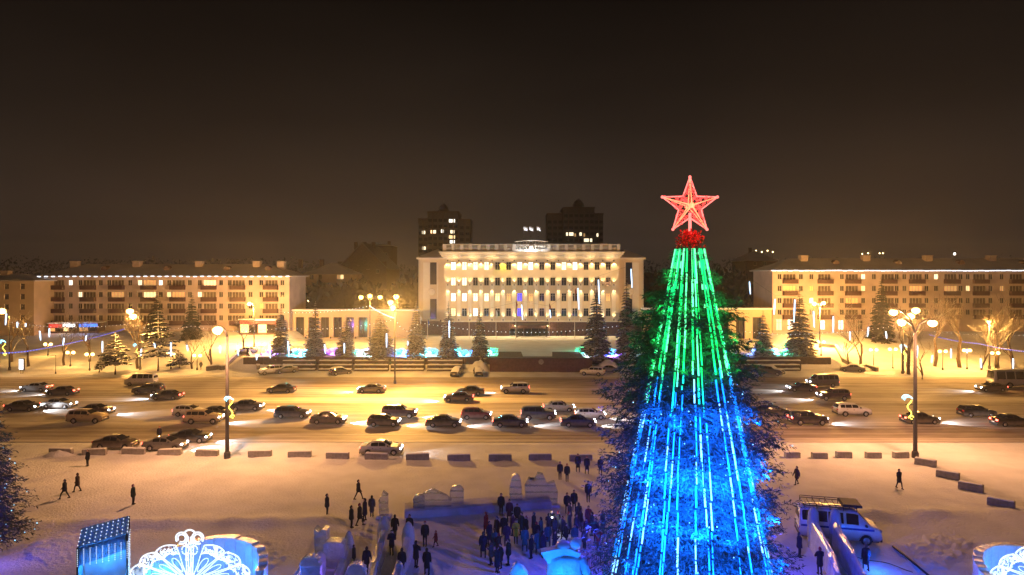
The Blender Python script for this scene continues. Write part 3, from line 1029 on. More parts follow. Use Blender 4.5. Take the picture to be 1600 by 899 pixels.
    for p in [(a + c_) / 2 for a, c_ in zip(chim[:-1], chim[1:])]:
        xx = (p - 800) * (Y + 4) / F
        q = MB()
        zz = ze + (zr - ze) * .62
        q.prism([(xx - .7, zz - .5), (xx + .7, zz - .5), (xx + .7, zz + .3), (xx, zz + .8), (xx - .7, zz + .3)], Y + 2.8, Y + 5)
        q.build('dormer', 'brick_dark', rf, True)
    if eave_led:
        ll = MB().bevbox(-(.44 if eave_led == 1 else .58), (.44 if eave_led == 1 else .58), -.12, 0, -.11, .11, .03).mesh('eave_light', 'led_icicle')
        k = xa - o_ + .8
        while k < xb + o_:
            obj('eave_light', ll, t, (k - t.location.x, -o_ - .125, ze + .14 - t.location.z + random.uniform(-.05, .05)))
            k += 1.82 if eave_led == 1 else 1.4
    return t
z5 = lambda v: 1150 + v / 3.5556
L = {}
for k, c_ in (((4, 0), 'win_cream'), ((4, 1), 'win_warm'), ((2, 1), 'win_dim'), ((9, 0), 'win_cream'), ((2, 2), 'win_white'), ((13, 1), 'win_dim')):
    L[('w',) + k] = c_
for k in ((0, 1), (4, 1), (2, 2), (5, 1)):
    L[('b',) + k] = 'win_dim'
L[('w', 11, 1)] = 'win_warm'
block('apartment_block', 'pale five storey apartment block at right with white light strip along the eave', 1207, 1745, 424, 404, 518, 170, 13.5, (432.6, 451, 470, 488),
      [z5(v) for v in (243, 362, 420, 590, 708, 768, 895, 937, 1060, 1113, 1250, 1290, 1415, 1478)] + [1612, 1640, 1690], [z5(v) for v in (298, 492, 645, 845, 1000, 1194, 1354, 1557)] + [1660],
      'plaster_pink', L, (1255, 1352, 1449, 1548, 1646), 2,
      shops=((1213, 1222, 499, 516, 'win_warm'), (1231, 1240, 500, 515, 'win_white'), (1281, 1289, 501, 515, 'win_white'), (1310, 1318, 501, 515, 'win_white'), (1340, 1348, 501, 515, 'glass_dark')))
z1 = lambda v: v / 4
L = {('w', 1, 0): 'win_white', ('w', 6, 0): 'win_cream', ('w', 7, 0): 'win_white', ('w', 2, 1): 'win_cream', ('b', 3, 0): 'win_dim', ('b', 5, 0): 'win_warm', ('b', 2, 1): 'win_dim', ('b', 3, 1): 'win_warm', ('b', 4, 1): 'win_dim',
     ('w', 8, 1): 'win_warm', ('w', 10, 1): 'win_cream', ('w', 14, 2): 'win_dim'}
block('apartment_block', 'pale five storey apartment block at left with dashed white lights along the eave', 65, 452, 433, 413, 518, 170, 13.5, (442, 460.5, 478.5, 497),
      [z1(v) for v in (310, 440, 500, 628, 680, 812, 873, 1003, 1055, 1185, 1247, 1380, 1435, 1565)] + [408, 441], [z1(v) for v in (360, 558, 735, 935, 1115, 1310, 1490)] + [424],
      'plaster_pink', L, (118, 215, 312, 402, 440), 1)
block('apartment_block', 'plain ochre apartment block cut by the left edge of the photo', -160, 53, 440, 428, 520, 163, 13, (448, 464, 480, 497),
      [-130, -100, -70, -40, -15, 10, 35], [-85, -55], 'plaster_ochre', {('w', 4, 1): 'win_dim'}, (-60, 10), 0)
# --- towers behind
def tower(label, pxs, tops, dome, base_z, Y, lits):
    s_ = F / Y
    X = lambda p: (p - 800) / s_
    Z = lambda p: CH - (p - YH) / s_
    t = thing('tower_block', label, 'building', (X((pxs[0] + pxs[-1]) / 2), Y, base_z))
    for k, (a, c_, tp) in enumerate(zip(pxs[:-1], pxs[1:], tops)):
        y0 = Y - (2.5 if k == 1 else 0)
        MB().box(X(a) + .02, X(c_) - .02, y0, Y + 16 + k * .1, base_z, Z(tp)).build('wall', 'brick_grey', t, True)
        MB().bevbox(X(a) - .2, X(c_) + .2, y0 - .3, Y + 16.4, Z(tp) + .004, Z(tp) + .7, .1).build('roof_edge', 'brick_dark', t, True)
        nb_ = max(2, int((c_ - a) / 8))
        for i in range(nb_):
            xx = X(a) + (X(c_) - X(a)) * (i + .5) / nb_
            q = MB()
            z = Z(tp) - 3
            while z > base_z + 20:
                q.box(xx - .9, xx + .9, y0 - .08, y0 - .004, z - 1.5, z)
                z -= 3.0
            tag(q.build('window_column', 'glass_dark', t, True), kind='stuff')
            if i % 2 == 0:
                q = MB()
                q.box(xx + 1.0, xx + 1.5, y0 - .9, y0 - .005, base_z, Z(tp) - .5)
                q.build('balcony_stack', 'brick_dark', t, True)
    a, c_, tp, sp = dome
    r_ = (X(c_) - X(a)) / 2
    xm = (X(a) + X(c_)) / 2
    zb_ = Z(tops[1]) + .7
    q = MB()
    h = Z(tp) - zb_
    q.lathe([(r_ * 1.05, 0), (r_ * 1.05, h * .35), (r_ * 1.2, h * .36), (r_ * 1.2, h * .42), (r_ * .95, h * .43), (r_ * .9, h * .62), (r_ * .6, h * .85), (r_ * .15, h)], 14, 0, (xm, Y + 3, zb_))
    d = q.build('dome', 'brick_grey', t, True)
    MB().tube([(xm, Y + 3, zb_ + h), (xm, Y + 3, Z(sp))], [.15, .05], 5).build('spire', 'metal_dark', d, True)
    for (p, py, w, mt) in lits:
        k = 0 if p < pxs[1] else (1 if p < pxs[2] else 2)
        yy = Y - (2.5 if k == 1 else 0) - .15
        MB().bevbox(X(p) - w / 2, X(p) + w / 2, yy - .05, yy + .05, Z(py) - .8, Z(py) + .8, .02).build('lit_window', mt, t, True)
tower('dark tower block with lit windows behind the left half of the government building', (653.5, 669, 717, 735.5), (343.5, 333.5, 344.5), (685, 699.5, 318, 312), 4, 330,
      ((662, 363.5, 1.6, 'win_cream'), (678, 363, 2.6, 'win_cream'), (692, 362, 1.3, 'win_white'), (707, 346, 3.0, 'win_white'), (707.5, 363, 2.0, 'win_cream'), (707, 371, 3.0, 'win_warm'), (707.5, 378.5, 2.4, 'win_white'), (662.5, 388, 1.7, 'win_cream'), (676, 363, 1.0, 'win_dim')))
tower('dark tower block with lit windows behind the right half of the government building', (855, 879.5, 928, 942.5), (335.5, 326.5, 335.5), (897, 912.5, 310.5, 306), 4, 330,
      ((889.5, 366.5, 3.6, 'win_cream'), (906, 366.5, 1.3, 'win_cream'), (934, 367.5, 1.2, 'win_cream'), (918, 376, 4.0, 'win_cream'), (898, 368, .8, 'win_dim'), (912, 368, .8, 'win_dim')))
# --- old houses in the gap
def house(label, pxl, pxr, eave, ridge, Y, depth, plaster, wins, gable=False, chim=()):
    s_ = F / Y
    X = lambda p: (p - 800) / s_
    Z = lambda p: CH - (p - YH) / s_
    t = thing('old_house', label, 'building', (X((pxl + pxr) / 2), Y, 4.3))
    xa, xb, ze = X(pxl), X(pxr), Z(eave)
    hs = [(X(p) - .6, X(p) + .6, Z(py) - .8, Z(py) + .8) for p, py, _ in wins]
    q = MB()
    q.facade(xa, xb, 3.5, ze, Y, hs, .25)
    q.add([(xa, Y, 3.5), (xa, Y + depth, 3.5), (xa, Y + depth, ze), (xa, Y, ze)], [(0, 3, 2, 1)])
    q.add([(xb, Y, 3.5), (xb, Y + depth, 3.5), (xb, Y + depth, ze), (xb, Y, ze)], [(0, 1, 2, 3)])
    q.build('wall', plaster, t, True)
    w1 = win_mesh(1.18, 1.58)
    for p, py, mt in wins:
        put_win(t, w1, X(p), Y + .12, Z(py), mt)
    zr = CH - (ridge - YH) * (Y + depth / 2) / F
    q = MB()
    if gable:
        xm = (xa + xb) / 2
        q.add([(xa - .6, Y - .6, ze - .3), (xm, Y - .6, zr), (xb + .6, Y - .6, ze - .3), (xa - .6, Y + depth, ze - .3), (xm, Y + depth, zr), (xb + .6, Y + depth, ze - .3),
               (xa - .6, Y - .6, ze), (xm, Y - .6, zr + .35), (xb + .6, Y - .6, ze), (xa - .6, Y + depth, ze), (xm, Y + depth, zr + .35), (xb + .6, Y + depth, ze)],
              [(6, 7, 10, 9), (7, 8, 11, 10), (0, 1, 7, 6), (1, 2, 8, 7), (0, 3, 4, 1), (1, 4, 5, 2), (0, 6, 9, 3), (2, 5, 11, 8), (3, 9, 10, 4), (4, 10, 11, 5)])
        gq = MB()
        gq.add([(xa, Y, ze - .01), (xb, Y, ze - .01), (xm, Y, zr - .1)], [(0, 1, 2)])
        gq.build('gable', plaster, t, True)
    else:
        hip = min(depth * .6, (xb - xa) * .45)
        q.add([(xa - .6, Y - .6, ze), (xb + .6, Y - .6, ze), (xb + .6, Y + depth, ze), (xa - .6, Y + depth, ze), (xa + hip, Y + depth / 2, zr), (xb - hip, Y + depth / 2, zr)],
              [(0, 1, 5, 4), (1, 2, 5), (2, 3, 4, 5), (3, 0, 4), (0, 3, 2, 1)])
    rf = q.build('roof', 'roof_snow' if not gable else 'concrete_dark', t, True)
    for p in chim:
        xx = (p - 800) * (Y + depth / 2) / F
        MB().bevbox(xx - .6, xx + .6, Y + depth / 2 - .6, Y + depth / 2 + .6, zr - 1.8, zr + 1.2, .05).build('chimney', 'brick_dark', rf, True)
house('pale hip roofed old house right of the left apartment block', 474, 548, 429, 411, 215, 16, 'plaster_pink', ((487, 433, 'glass_dark'), (500, 433, 'glass_dark'), (529, 433, 'win_dim'), (534, 433, 'win_warm'), (487, 452, 'glass_dark'), (500, 452, 'glass_dark'), (520, 452, 'glass_dark'), (540, 452, 'glass_dark')), chim=(470, 503))
house('tall dark gabled brick building on the hill left of the government building', 528, 604, 420, 383, 262, 30, 'brick_dark', ((545, 420, 'glass_dark'), (560, 412, 'glass_dark'), (575, 418, 'glass_dark'), (590, 424, 'glass_dark')), True, chim=(556, 570, 584))
house('dark slab building with flat snowy roof behind the gabled one', 566, 612, 384, 381, 300, 14, 'brick_dark', ((580, 396, 'glass_dark'), (592, 396, 'glass_dark'), (603, 398, 'glass_dark')), chim=(608,))
house('low dark building right of the tall tree behind the right block', 1165, 1215, 408, 392, 260, 16, 'brick_dark', ((1180, 412, 'glass_dark'), (1195, 412, 'glass_dark')), chim=(1172,))
# ---------------------------------------------------------------- vegetation
def kites(base, d, nrm, ln, wd):
    d = d / np.linalg.norm(d, axis=1, keepdims=True)
    s = np.cross(d, nrm)
    s /= np.maximum(np.linalg.norm(s, axis=1, keepdims=True), 1e-6)
    v = np.stack([base, base + d * (ln * .45)[:, None] + s * (wd * .5)[:, None], base + d * ln[:, None], base + d * (ln * .45)[:, None] - s * (wd * .5)[:, None]], 1)
    n_ = len(base)
    return v.reshape(-1, 3), np.arange(4 * n_).reshape(n_, 4)
def spruce_geo(h, rfun, whorls, per, twigs, rng, snow=.6, z0=.5, sub=1, wfac=.34, droop=.25, lift=.08, subl=(.35, .6), lvar=(.78, 1.1), thick=0.0):
    B, D, N_, Ln, Wd, Mi = [], [], [], [], [], []
    for w in range(whorls):
        t = (w + rng.random() * .6) / whorls
        z = z0 + (h - z0) * t ** .92
        k_ = max(4, int(per * (1 - .45 * t)))
        a0 = rng.random() * 6.28
        for k in range(k_):
            a = a0 + 6.283 * (k + rng.uniform(-.3, .3)) / k_
            l = rfun(z, a) * rng.uniform(*lvar)
            if l < .08:
                continue
            dr = np.array([math.cos(a), math.sin(a), 0.0])
            nt = max(3, int(twigs * min(1, .35 + l / max(rfun(z0, a), .01))))
            for j in range(nt):
                u = .12 + .88 * (j + rng.random()) / nt
                p = dr * (l * u) + np.array([0, 0, z - droop * l * u * u + lift * l * u ** 4 + (.12 * l if t > .9 else 0) * u])
                if thick:
                    p[2] += rng.uniform(-thick, thick * .35) * (.35 + .65 * min(1, l / 3))
                for sgn in (-1, 1):
                    if rng.random() < .12:
                        continue
                    ang = a + sgn * rng.uniform(.35, 1.15)
                    tl = (.18 + .36 * (1 - u * .75)) * min(l, 2.6) * rng.uniform(.7, 1.2)
                    td = np.array([math.cos(ang), math.sin(ang), rng.uniform(-.35, .05)])
                    if sub == 1:
                        B.append(p); D.append(td); N_.append((rng.uniform(-.3, .3), rng.uniform(-.3, .3), 1)); Ln.append(tl); Wd.append(tl * wfac); Mi.append(0)
                        # hanging underside gives the branch depth
                        B.append(p); D.append(td + np.array([0, 0, -.5])); N_.append((td[1], -td[0], .2)); Ln.append(tl * .7); Wd.append(tl * wfac); Mi.append(0)
                    else:
                        for q in range(sub):
                            uq = (q + .2) / sub
                            bq = p + td * (tl * uq)
                            an = ang + rng.choice((-1, 1)) * rng.uniform(.2, .9)
                            B.append(bq); D.append(np.array([math.cos(an), math.sin(an), rng.uniform(-1.1, .45)])); N_.append((rng.uniform(-1, 1), rng.uniform(-1, 1), .8))
                            l2 = tl * rng.uniform(*subl)
                            Ln.append(l2); Wd.append(l2 * wfac); Mi.append(0)
                    if rng.random() < snow:
                        B.append(p + np.array([0, 0, .05])); D.append(td); N_.append((rng.uniform(-.2, .2), rng.uniform(-.2, .2), 1)); Ln.append(tl * .85); Wd.append(tl * wfac * 1.1); Mi.append(1)
    v, f = kites(np.array(B), np.array(D), np.array(N_), np.array(Ln), np.array(Wd))
    return v, f, np.array(Mi)
SPR = []
for sd in range(4):
    rng = random.Random(50 + sd)
    lob = [rng.uniform(.8, 1.15) for _ in range(9)]
    rf_ = lambda z, a, lob=lob: 2.35 * max(0, 1 - z / 11.0) ** .85 * lob[int((a % 6.283) / 6.284 * 9)] + .05
    v, f, mi = spruce_geo(11.0, rf_, 26, 13, 10, rng, .85, .35, wfac=.42, droop=.32)
    crown = np_mesh('crown', v, f, ['needles_frost', 'snow_plain'], mi)
    tr = MB().tube([(0, 0, -.3), (0, 0, 4), (0, 0, 10.9)], [.22, .15, .02], 7).mesh('trunk', 'bark')
    SPR.append((crown, tr))
def spruce(p, hgt, hw, label, group, var, snow=True, name='spruce_tree', cat='tree'):
    t = thing(name, label, cat, p, random.uniform(0, 6), group)
    cr, tr = SPR[var % 4]
    o = obj('crown', cr, t)
    o2 = obj('trunk', tr, t)
    s = hgt / 11.0
    w = hw / 2.35
    o.scale = (w, w, s)
    o2.scale = (w, w, s)
    if not snow:
        setmat(o, 'needles_dark', 1)
        setmat(o, 'needles_dark', 0)
    return t
sy = F / 133.2
for i, (px, top, base, hw, lab) in enumerate((
        (439, 475, 557, 18, 'leftmost snowy spruce of the row on the terrace'),
        (493, 470, 557, 18, 'snowy spruce, second from the left on the terrace'),
        (541, 490, 557, 16, 'short snowy spruce with yellow lit top on the terrace'),
        (595, 482, 558, 23, 'broad snowy spruce below the triple street lamp'),
        (650, 470, 558, 19, 'snowy spruce before the left wing of the government building'),
        (701, 470, 558, 17, 'snowy spruce with a hanging light tube, left of the short one at the wall'),
        (749, 480, 558, 15, 'narrow snowy spruce at the left end of the tribune wall'),
        (932, 443, 559, 23, 'tall dark spruce before the right end of the government facade'),
        (979, 430, 560, 20, 'tallest dark spruce before the right wing, touching the big lit tree'),
        (1192, 483, 556, 17, 'short snowy spruce right beside the big lit tree on the terrace'),
        (1249, 450, 556, 25, 'tall broad snowy spruce at the right end of the terrace'))):
    p = gp(px, base, TZ)
    s_ = F / p.y
    spruce(p, (base - top) / s_, hw / s_, lab, 'spruces in a row on the terrace', i)
for i, (px, top, Y, hw, lab) in enumerate((
        (245, 452, 160, 17, 'dark spruce against the left apartment block, nearest its middle'),
        (300, 455, 160, 16, 'dark spruce against the left apartment block, right of its middle'),
        (1377, 430, 158, 20, 'dark tall spruce against the middle of the right apartment block'))):
    p = at(px, 500, Y)
    p.z = tz(p.x, Y)
    spruce(p, at(px, top, Y).z - p.z, hw * Y / F, lab, 'dark spruces before the apartment blocks', i + 1, False)
# snowy pines in the left park
def pine(px, py, top, hw, label, sd):
    p = gpt(px, py)
    s_ = F / p.y
    h = (py - top) / s_
    r = hw / s_
    rng = random.Random(sd)
    lob = [rng.uniform(.65, 1.2) for _ in range(7)]
    rf_ = lambda z, a: r * max(.05, min(1, (1.06 - z / h) * 1.5)) * lob[int((a % 6.283) / 6.284 * 7)] * .9
    v, f, mi = spruce_geo(h, rf_, 11, 9, 9, rng, .95, h * .26, droop=.18, wfac=.42)
    t = thing('pine_tree', label, 'tree', p, 0, 'snow laden pines in the left park')
    obj('crown', np_mesh('crown', v, f, ['needles_dark', 'snow_plain'], mi), t)
    MB().tube([(0, 0, -.3), (.05, 0, h * .4), (0, 0, h * .95)], [.2, .14, .03], 7).build('trunk', 'bark', t)
pine(180, 587, 515, 30, 'snow laden pine with visible trunk left of the tall one in the left park', 1)
pine(247, 580, 482, 32, 'tallest snow laden pine beside the yellow lamps in the left park', 2)
pine(280, 572, 545, 20, 'small snow laden pine right of the tallest pine', 3)
pine(155, 582, 560, 10, 'tiny snowy pine at the left foot of the park pines', 4)
# bare trees
def bare_geo(h, rng, spread=.55, depth=5):
    q = MB()
    def grow(p, d, l, r, k):
        pts, rs = [p], [r]
        n_ = 3
        for i in range(n_):
            d = (d + Vector((rng.uniform(-.22, .22), rng.uniform(-.22, .22), rng.uniform(-.02, .16)))).normalized()
            pts.append(pts[-1] + d * (l / n_))
            rs.append(r * (1 - .38 * (i + 1) / n_))
        q.tube(pts, rs, 6 if k > 3 else (4 if k > 1 else 3), 0, True, False)
        if k == 0:
            return
        for c in range(rng.choice((2, 3, 3)) if k > 1 else 3):
            i = rng.choice((1, 2, 3, 3))
            a = rng.uniform(0, 6.28)
            nd = (d + Vector((math.cos(a), math.sin(a), rng.uniform(-.1, .5))) * rng.uniform(spread * .7, spread * 1.5)).normalized()
            grow(pts[i], nd, l * rng.uniform(.58, .82), max(.018, rs[i] * .62), k - 1)
    grow(Vector((0, 0, -.2)), Vector((0, 0, 1)), h * .34, h * .018 + .04, depth)
    return q.mesh('limbs', 'bark_bare')
BARE = [bare_geo(10, random.Random(80 + i), .6, 5) for i in range(5)]
def bare(px, py, top, label, group, var, ws=1.0):
    p = gpt(px, py)
    t = thing('bare_tree', label, 'tree', p, random.uniform(0, 6), group)
    o = obj('limbs', BARE[var % 5], t)
    zmax = max(v.co.z for v in BARE[var % 5].vertices)
    s = (py - top) * p.y / F / zmax
    o.scale = (s * ws, s * ws, s)
for i, (px, py, top, lab) in enumerate((
        (1420, 586, 470, 'bare tree with two trunks look beside the right street lamp, left one'), (1441, 593, 505, 'small bare tree just right of the right street lamp pole'),
        (1345, 560, 448, 'bare tree before the right apartment block, left of the bright lamps'), (1500, 560, 445, 'bare tree left of the garland in the right park'),
        (1533, 578, 500, 'bare tree with pale wrapped trunk in the right park, left one'), (1556, 576, 505, 'low bare tree with pale trunk near the right edge'),
        (1582, 577, 450, 'bare tree with dark trunk nearest the right edge'), (1325, 545, 470, 'bare tree left of the park lamps on the right slope'),
        (1460, 548, 440, 'tall bare tree behind the right street lamp'), (1560, 545, 425, 'tall bare tree before the right apartment block near the edge'))):
    bare(px, py, top, lab, 'bare trees in the right park', i)
for i, (px, py, top, lab) in enumerate((
        (18, 556, 462, 'bare tree at the left edge behind the street lamp'), (45, 548, 470, 'bare tree second from the left edge'), (100, 542, 455, 'bare tree before the left end of the left block'),
        (140, 540, 465, 'bare tree left of the blue shop sign'), (330, 562, 460, 'bare tree lit yellow behind the left street lamp'), (300, 545, 475, 'bare tree left of the yellow lit one'),
        (215, 545, 455, 'bare tree behind the tallest snowy pine'), (382, 535, 470, 'bare tree left of the red shop front'))):
    bare(px, py, top, lab, 'bare trees in the left park', i + 2)
# dark woods behind
def woods(name, x0, x1, Y, topfun, n_, sd, label):
    rng = random.Random(sd)
    B, D, N_, Ln, Wd = [], [], [], [], []
    for _ in range(n_):
        X = rng.uniform(x0, x1)
        y = Y + rng.uniform(-8, 8)
        top = topfun(X) * rng.uniform(.8, 1.05)
        z = 3 + (top - 3) * rng.random() ** .6
        B.append((X, y, z)); D.append((rng.uniform(-.8, .8), rng.uniform(-.5, .5), rng.uniform(.1, 1)))
        N_.append((rng.uniform(-.5, .5), 1, .1)); Ln.append(rng.uniform(1.2, 3.2)); Wd.append(rng.uniform(.5, 1.4))
    v, f = kites(np.array(B), np.array(D), np.array(N_), np.array(Ln), np.array(Wd))
    o = obj(name, np_mesh(name, v, f, ['woods']))
    tag(o, label, 'woods', kind='stuff')
woods('dark_woods', -420, 420, 520, lambda X: 27 + 5 * mnoise.noise(Vector((X * .03, 0, 0))) + (4 if abs(X) > 150 else 0), 9000, 1, 'dark far line of trees along the horizon')
woods('dark_woods', -60, -26, 196, lambda X: 15 + 4 * mnoise.noise(Vector((X * .12, 3, 0))), 3500, 2, 'dark trees in the gap left of the government building')
woods('dark_woods', 34, 72, 205, lambda X: 19 + 4 * mnoise.noise(Vector((X * .12, 5, 0))), 3500, 3, 'dark trees in the gap right of the government building')

# ---------------------------------------------------------------- street lamps
def lamp_head(t, p, bulb='bulb_sodium', r=.34):
    q = MB()
    q.lathe([(.05, .28), (.22, .22), (.30, .08), (.30, 0)], 10, 0, p)
    q.build('lamp_head', 'metal_pole', t)
    MB().ball(Vector(p) + Vector((0, 0, -.08)), r, 10, 0, .75).build('lamp_bulb', bulb, t)
def street_lamp(px, py, heads, label, group, power, bulb='bulb_sodium', r=.34, col=SOD, base=None, rad=.16, name='street_lamp', tilt=0, halo=2000):
    p = base if base is not None else gpt(px, py)
    t = thing(name, label, 'street lamp', p, 0, group)
    hs = [at(a, c_, p.y + dy) - p for a, c_, dy in heads]
    ztop = min(h.z for h in hs) - .9
    q = MB()
    q.tube([(0, 0, -.3), (0, 0, ztop * .5), (0, 0, ztop)], [rad, rad * .85, rad * .65], 8)
    q.lathe([(rad * 1.6, -.3), (rad * 1.6, .5), (rad * 1.1, .7)], 8)
    q.build('pole', 'metal_pole', t)
    for h in hs:
        q = MB()
        c1 = Vector((h.x * .25, h.y * .25, ztop + (h.z - ztop) * .75))
        q.tube([(0, 0, ztop - .1), c1, (h.x * .7, h.y * .7, h.z + .25), (h.x, h.y, h.z + .26)], [rad * .5, rad * .45, rad * .4, rad * .4], 6)
        q.build('arm', 'metal_pole', t)
        lamp_head(t, h, bulb, r)
        # street lantern: spreads its light sideways along the road, plus a weaker even share
        for sg in (-1, 1):
            light('SPOT', t, h + Vector((0, 0, -.45)), power / len(hs) / 2, col, .25, (R(tilt), R(50 * sg), 0), 118, 1.0)
        light('POINT', t, h + Vector((0, 0, -.55)), halo / len(hs), col, .25)
    return t
G = 'tall sodium street lamps along the road'
street_lamp(355, 716, ((340, 515, -2.8),), 'tall left street lamp with one glowing head and a lit ornament, by the concrete blocks', G, 14000, rad=.22, r=.5, tilt=22, halo=6500)
street_lamp(1430, 715, ((1457, 504, -2.6), (1396, 487, 4.0), (1409, 503, 2.3)), 'tall right street lamp with three glowing heads, by the concrete blocks', G, 24000, rad=.22, r=.45, tilt=18, halo=8500)
street_lamp(15, 566, ((3, 486, 0),), 'sodium street lamp at the left edge beyond the road', G, 12000, r=.75, col=SODF, tilt=-12, halo=12000)
street_lamp(219, 578, ((203, 486, -3.5), (208, 494, -5)), 'twin headed sodium street lamp beside the tallest snowy pine', G, 5000, r=.65, col=SODF, tilt=-14, halo=16000)
street_lamp(578, 541, ((564, 464, 0), (578, 462, 0), (594, 464, 0)), 'triple headed yellow street lamp behind the spruces left of the government building', G, 40000, 'bulb_yellow', .55, SODY, halo=9000)
street_lamp(617, 578, ((610, 472, -1.5), (614, 480, -4), (619, 463, 1)), 'roadside lamp before the spruces with three yellow heads left of the government building', G, 250000, 'bulb_yellow', .5, SODY, rad=.15, tilt=-44, halo=18000)
PT = gpt(617, 578)
street_lamp(1410, 585, ((1431, 485, -1), (1422, 494, 1)), 'twin headed far street lamp left of the tall right lamp', G, 30000, r=.75, col=SODF, tilt=-14, halo=56000)
street_lamp(1281, 530, ((1272, 474, 0), (1287, 473, 0)), 'twin headed lamp before the left end of the right apartment block', G, 8000, r=.5, col=SODF, halo=42000)
street_lamp(397, 538, ((390, 474, 0),), 'single lamp before the right end of the left apartment block', G, 8000, r=.5, col=SODF, halo=34000)
p = Vector(((646 - 800) * 205 / F, 205, 3.0))
street_lamp(646, 0, ((642, 453, 0), (634, 450.5, 0), (627, 450, 0)), 'three small distant lamp heads left of the government building', G, 2000, 'bulb_far', .3, SODY, base=p, halo=1500)
street_lamp(1546, 545, ((1545, 502, 0),), 'small lamp among bare trees in the right park', G, 4000, 'bulb_yellow', .4, SODY, halo=9000)
# thin poles
def pole(px, py, top, label, r=.10):
    p = gpt(px, py)
    t = thing('garland_pole', label, 'pole', p, 0, 'thin poles carrying garlands')
    q = MB()
    q.tube([(0, 0, -.3), (0, 0, (py - top) * p.y / F)], [r, r * .6], 7)
    q.lathe([(r * 2, -.3), (r * 2, .35), (r, .5)], 7)
    q.build('shaft', 'metal_pole', t)
    MB().ball((0, 0, (py - top) * p.y / F), r * 1.4, 6).build('cap', 'metal_pole', t)
pole(1412, 583, 500, 'thin pole just right of the far twin headed lamp')
pole(87, 585, 556, 'short thin pole on the snow in the left park', .06)
# park lamps with pairs of round globes
def park_lamp(px, py, base, label, dbl=True, pw=380):
    p = gpt(px, base)
    t = thing('park_lamp', label, 'park lamp', p, 0, 'low park lamps with round globes')
    z = (base - py) * p.y / F
    q = MB()
    q.tube([(0, 0, -.2), (0, 0, z - .35)], [.09, .06], 6)
    if dbl:
        q.tube([(-.6, 0, z - .45), (-.3, 0, z - .35), (.3, 0, z - .35), (.6, 0, z - .45)], .04, 5)
    q.lathe([(.18, -.2), (.18, .3), (.1, .5)], 8)
    q.build('post', 'metal_dark', t)
    for s_ in ((-.6, .6) if dbl else (0,)):
        MB().ball((s_, 0, z - .1), .32, 10).build('globe', 'bulb_sodium', t)
    light('POINT', t, (0, -.1, z - .05), pw, SODY, .06)
for a in ((140, 540, 566, 'globe lamp left of the snowy pines'), (267, 537, 562, 'globe lamp right of the tallest pine'), (308, 540, 563, 'globe lamp by a couple left of the street lamp'),
          (408, 538, 556, 'bright globe lamp at the left end of the terrace'), (1283, 534, 556, 'bright globe lamp at the right end of the terrace'), (1365, 533, 566, 'globe lamp on the right slope above the zigzag parapet'),
          (1395, 538, 570, 'globe lamp left of the right street lamp'), (1473, 538, 568, 'globe lamp right of the right street lamp'), (1511, 532, 562, 'globe lamp below the garland at right'), (1555, 538, 566, 'globe lamp near the right edge')):
    park_lamp(*a)
park_lamp(110, 526, 548, 'far globe lamp below the white shop sign at left', True, 500)
park_lamp(75, 533, 552, 'far globe lamp behind the blue garland at left', True, 500)

# ---------------------------------------------------------------- garlands
def garland(pts, sag, bulb, r, step, label, wire_r=.025, thick=False):
    t = thing('garland', label, 'garland', pts[0], 0, 'bulb garlands strung across the square')
    path = []
    for a, c_ in zip(pts[:-1], pts[1:]):
        n_ = max(4, int((c_ - a).length / 1.0))
        for i in range(n_):
            u = i / n_
            path.append(a.lerp(c_, u) - Vector((0, 0, sag * 4 * u * (1 - u))))
    path.append(pts[-1])
    q = MB()
    q.tube([p - pts[0] for p in path], wire_r if not thick else .10, 5)
    q.build('cable', 'wire' if not thick else 'garland_blue', t)
    q = MB()
    acc = 0
    for a, c_ in zip(path[:-1], path[1:]):
        L_ = (c_ - a).length
        while acc < L_:
            q.octa(a.lerp(c_, acc / L_) - pts[0] + Vector((0, -.17 if thick else 0, -.05)), r * random.uniform(.75, 1.2))
            acc += step
        acc -= L_
    tag(q.build('bulbs', bulb, t), kind='stuff')
far = lambda px, py, Y=132: at(px, py, Y)
garland([far(617, 499, 131), far(655, 504, 131), far(1004, 503, 131)], 2.0, 'led_white', .10, .85, 'long bulb garland sagging before the entrance of the government building')
garland([far(617, 499, 131), far(440, 512, 131), far(300, 509, 131), far(200, 506, 131), far(15, 503, 136)], .9, 'led_white', .085, .85, 'long bulb garland from the thin pole to the left edge of the square')
garland([far(578, 478, 152), far(440, 488, 150)], .6, 'led_icicle', .085, .8, 'bulb garland from the triple lamp to the left apartment block')
garland([far(578, 478, 152), far(617, 497, 131)], .3, 'led_white', .11, .3, 'dense white garland from the triple lamp down to the thin pole')
garland([far(-20, 551, 118), far(60, 546, 125), far(195, 514, 150)], .3, 'led_blue', .10, .5, 'thick blue glowing garland rising across the left park', thick=True)
garland([far(1452, 523, 150), far(1530, 537, 132), far(1625, 551, 118)], .3, 'led_blue', .10, .5, 'thick blue glowing garland falling across the right park', thick=True)
garland([far(1165, 518, 131), far(1290, 520, 131), far(1410, 506, 126)], .4, 'led_white', .085, .9, 'bulb garland from behind the big tree to the far right lamp')
garland([far(1460, 518, 140), far(1625, 523, 140)], .4, 'led_white', .085, .9, 'bulb garland across the upper right park')
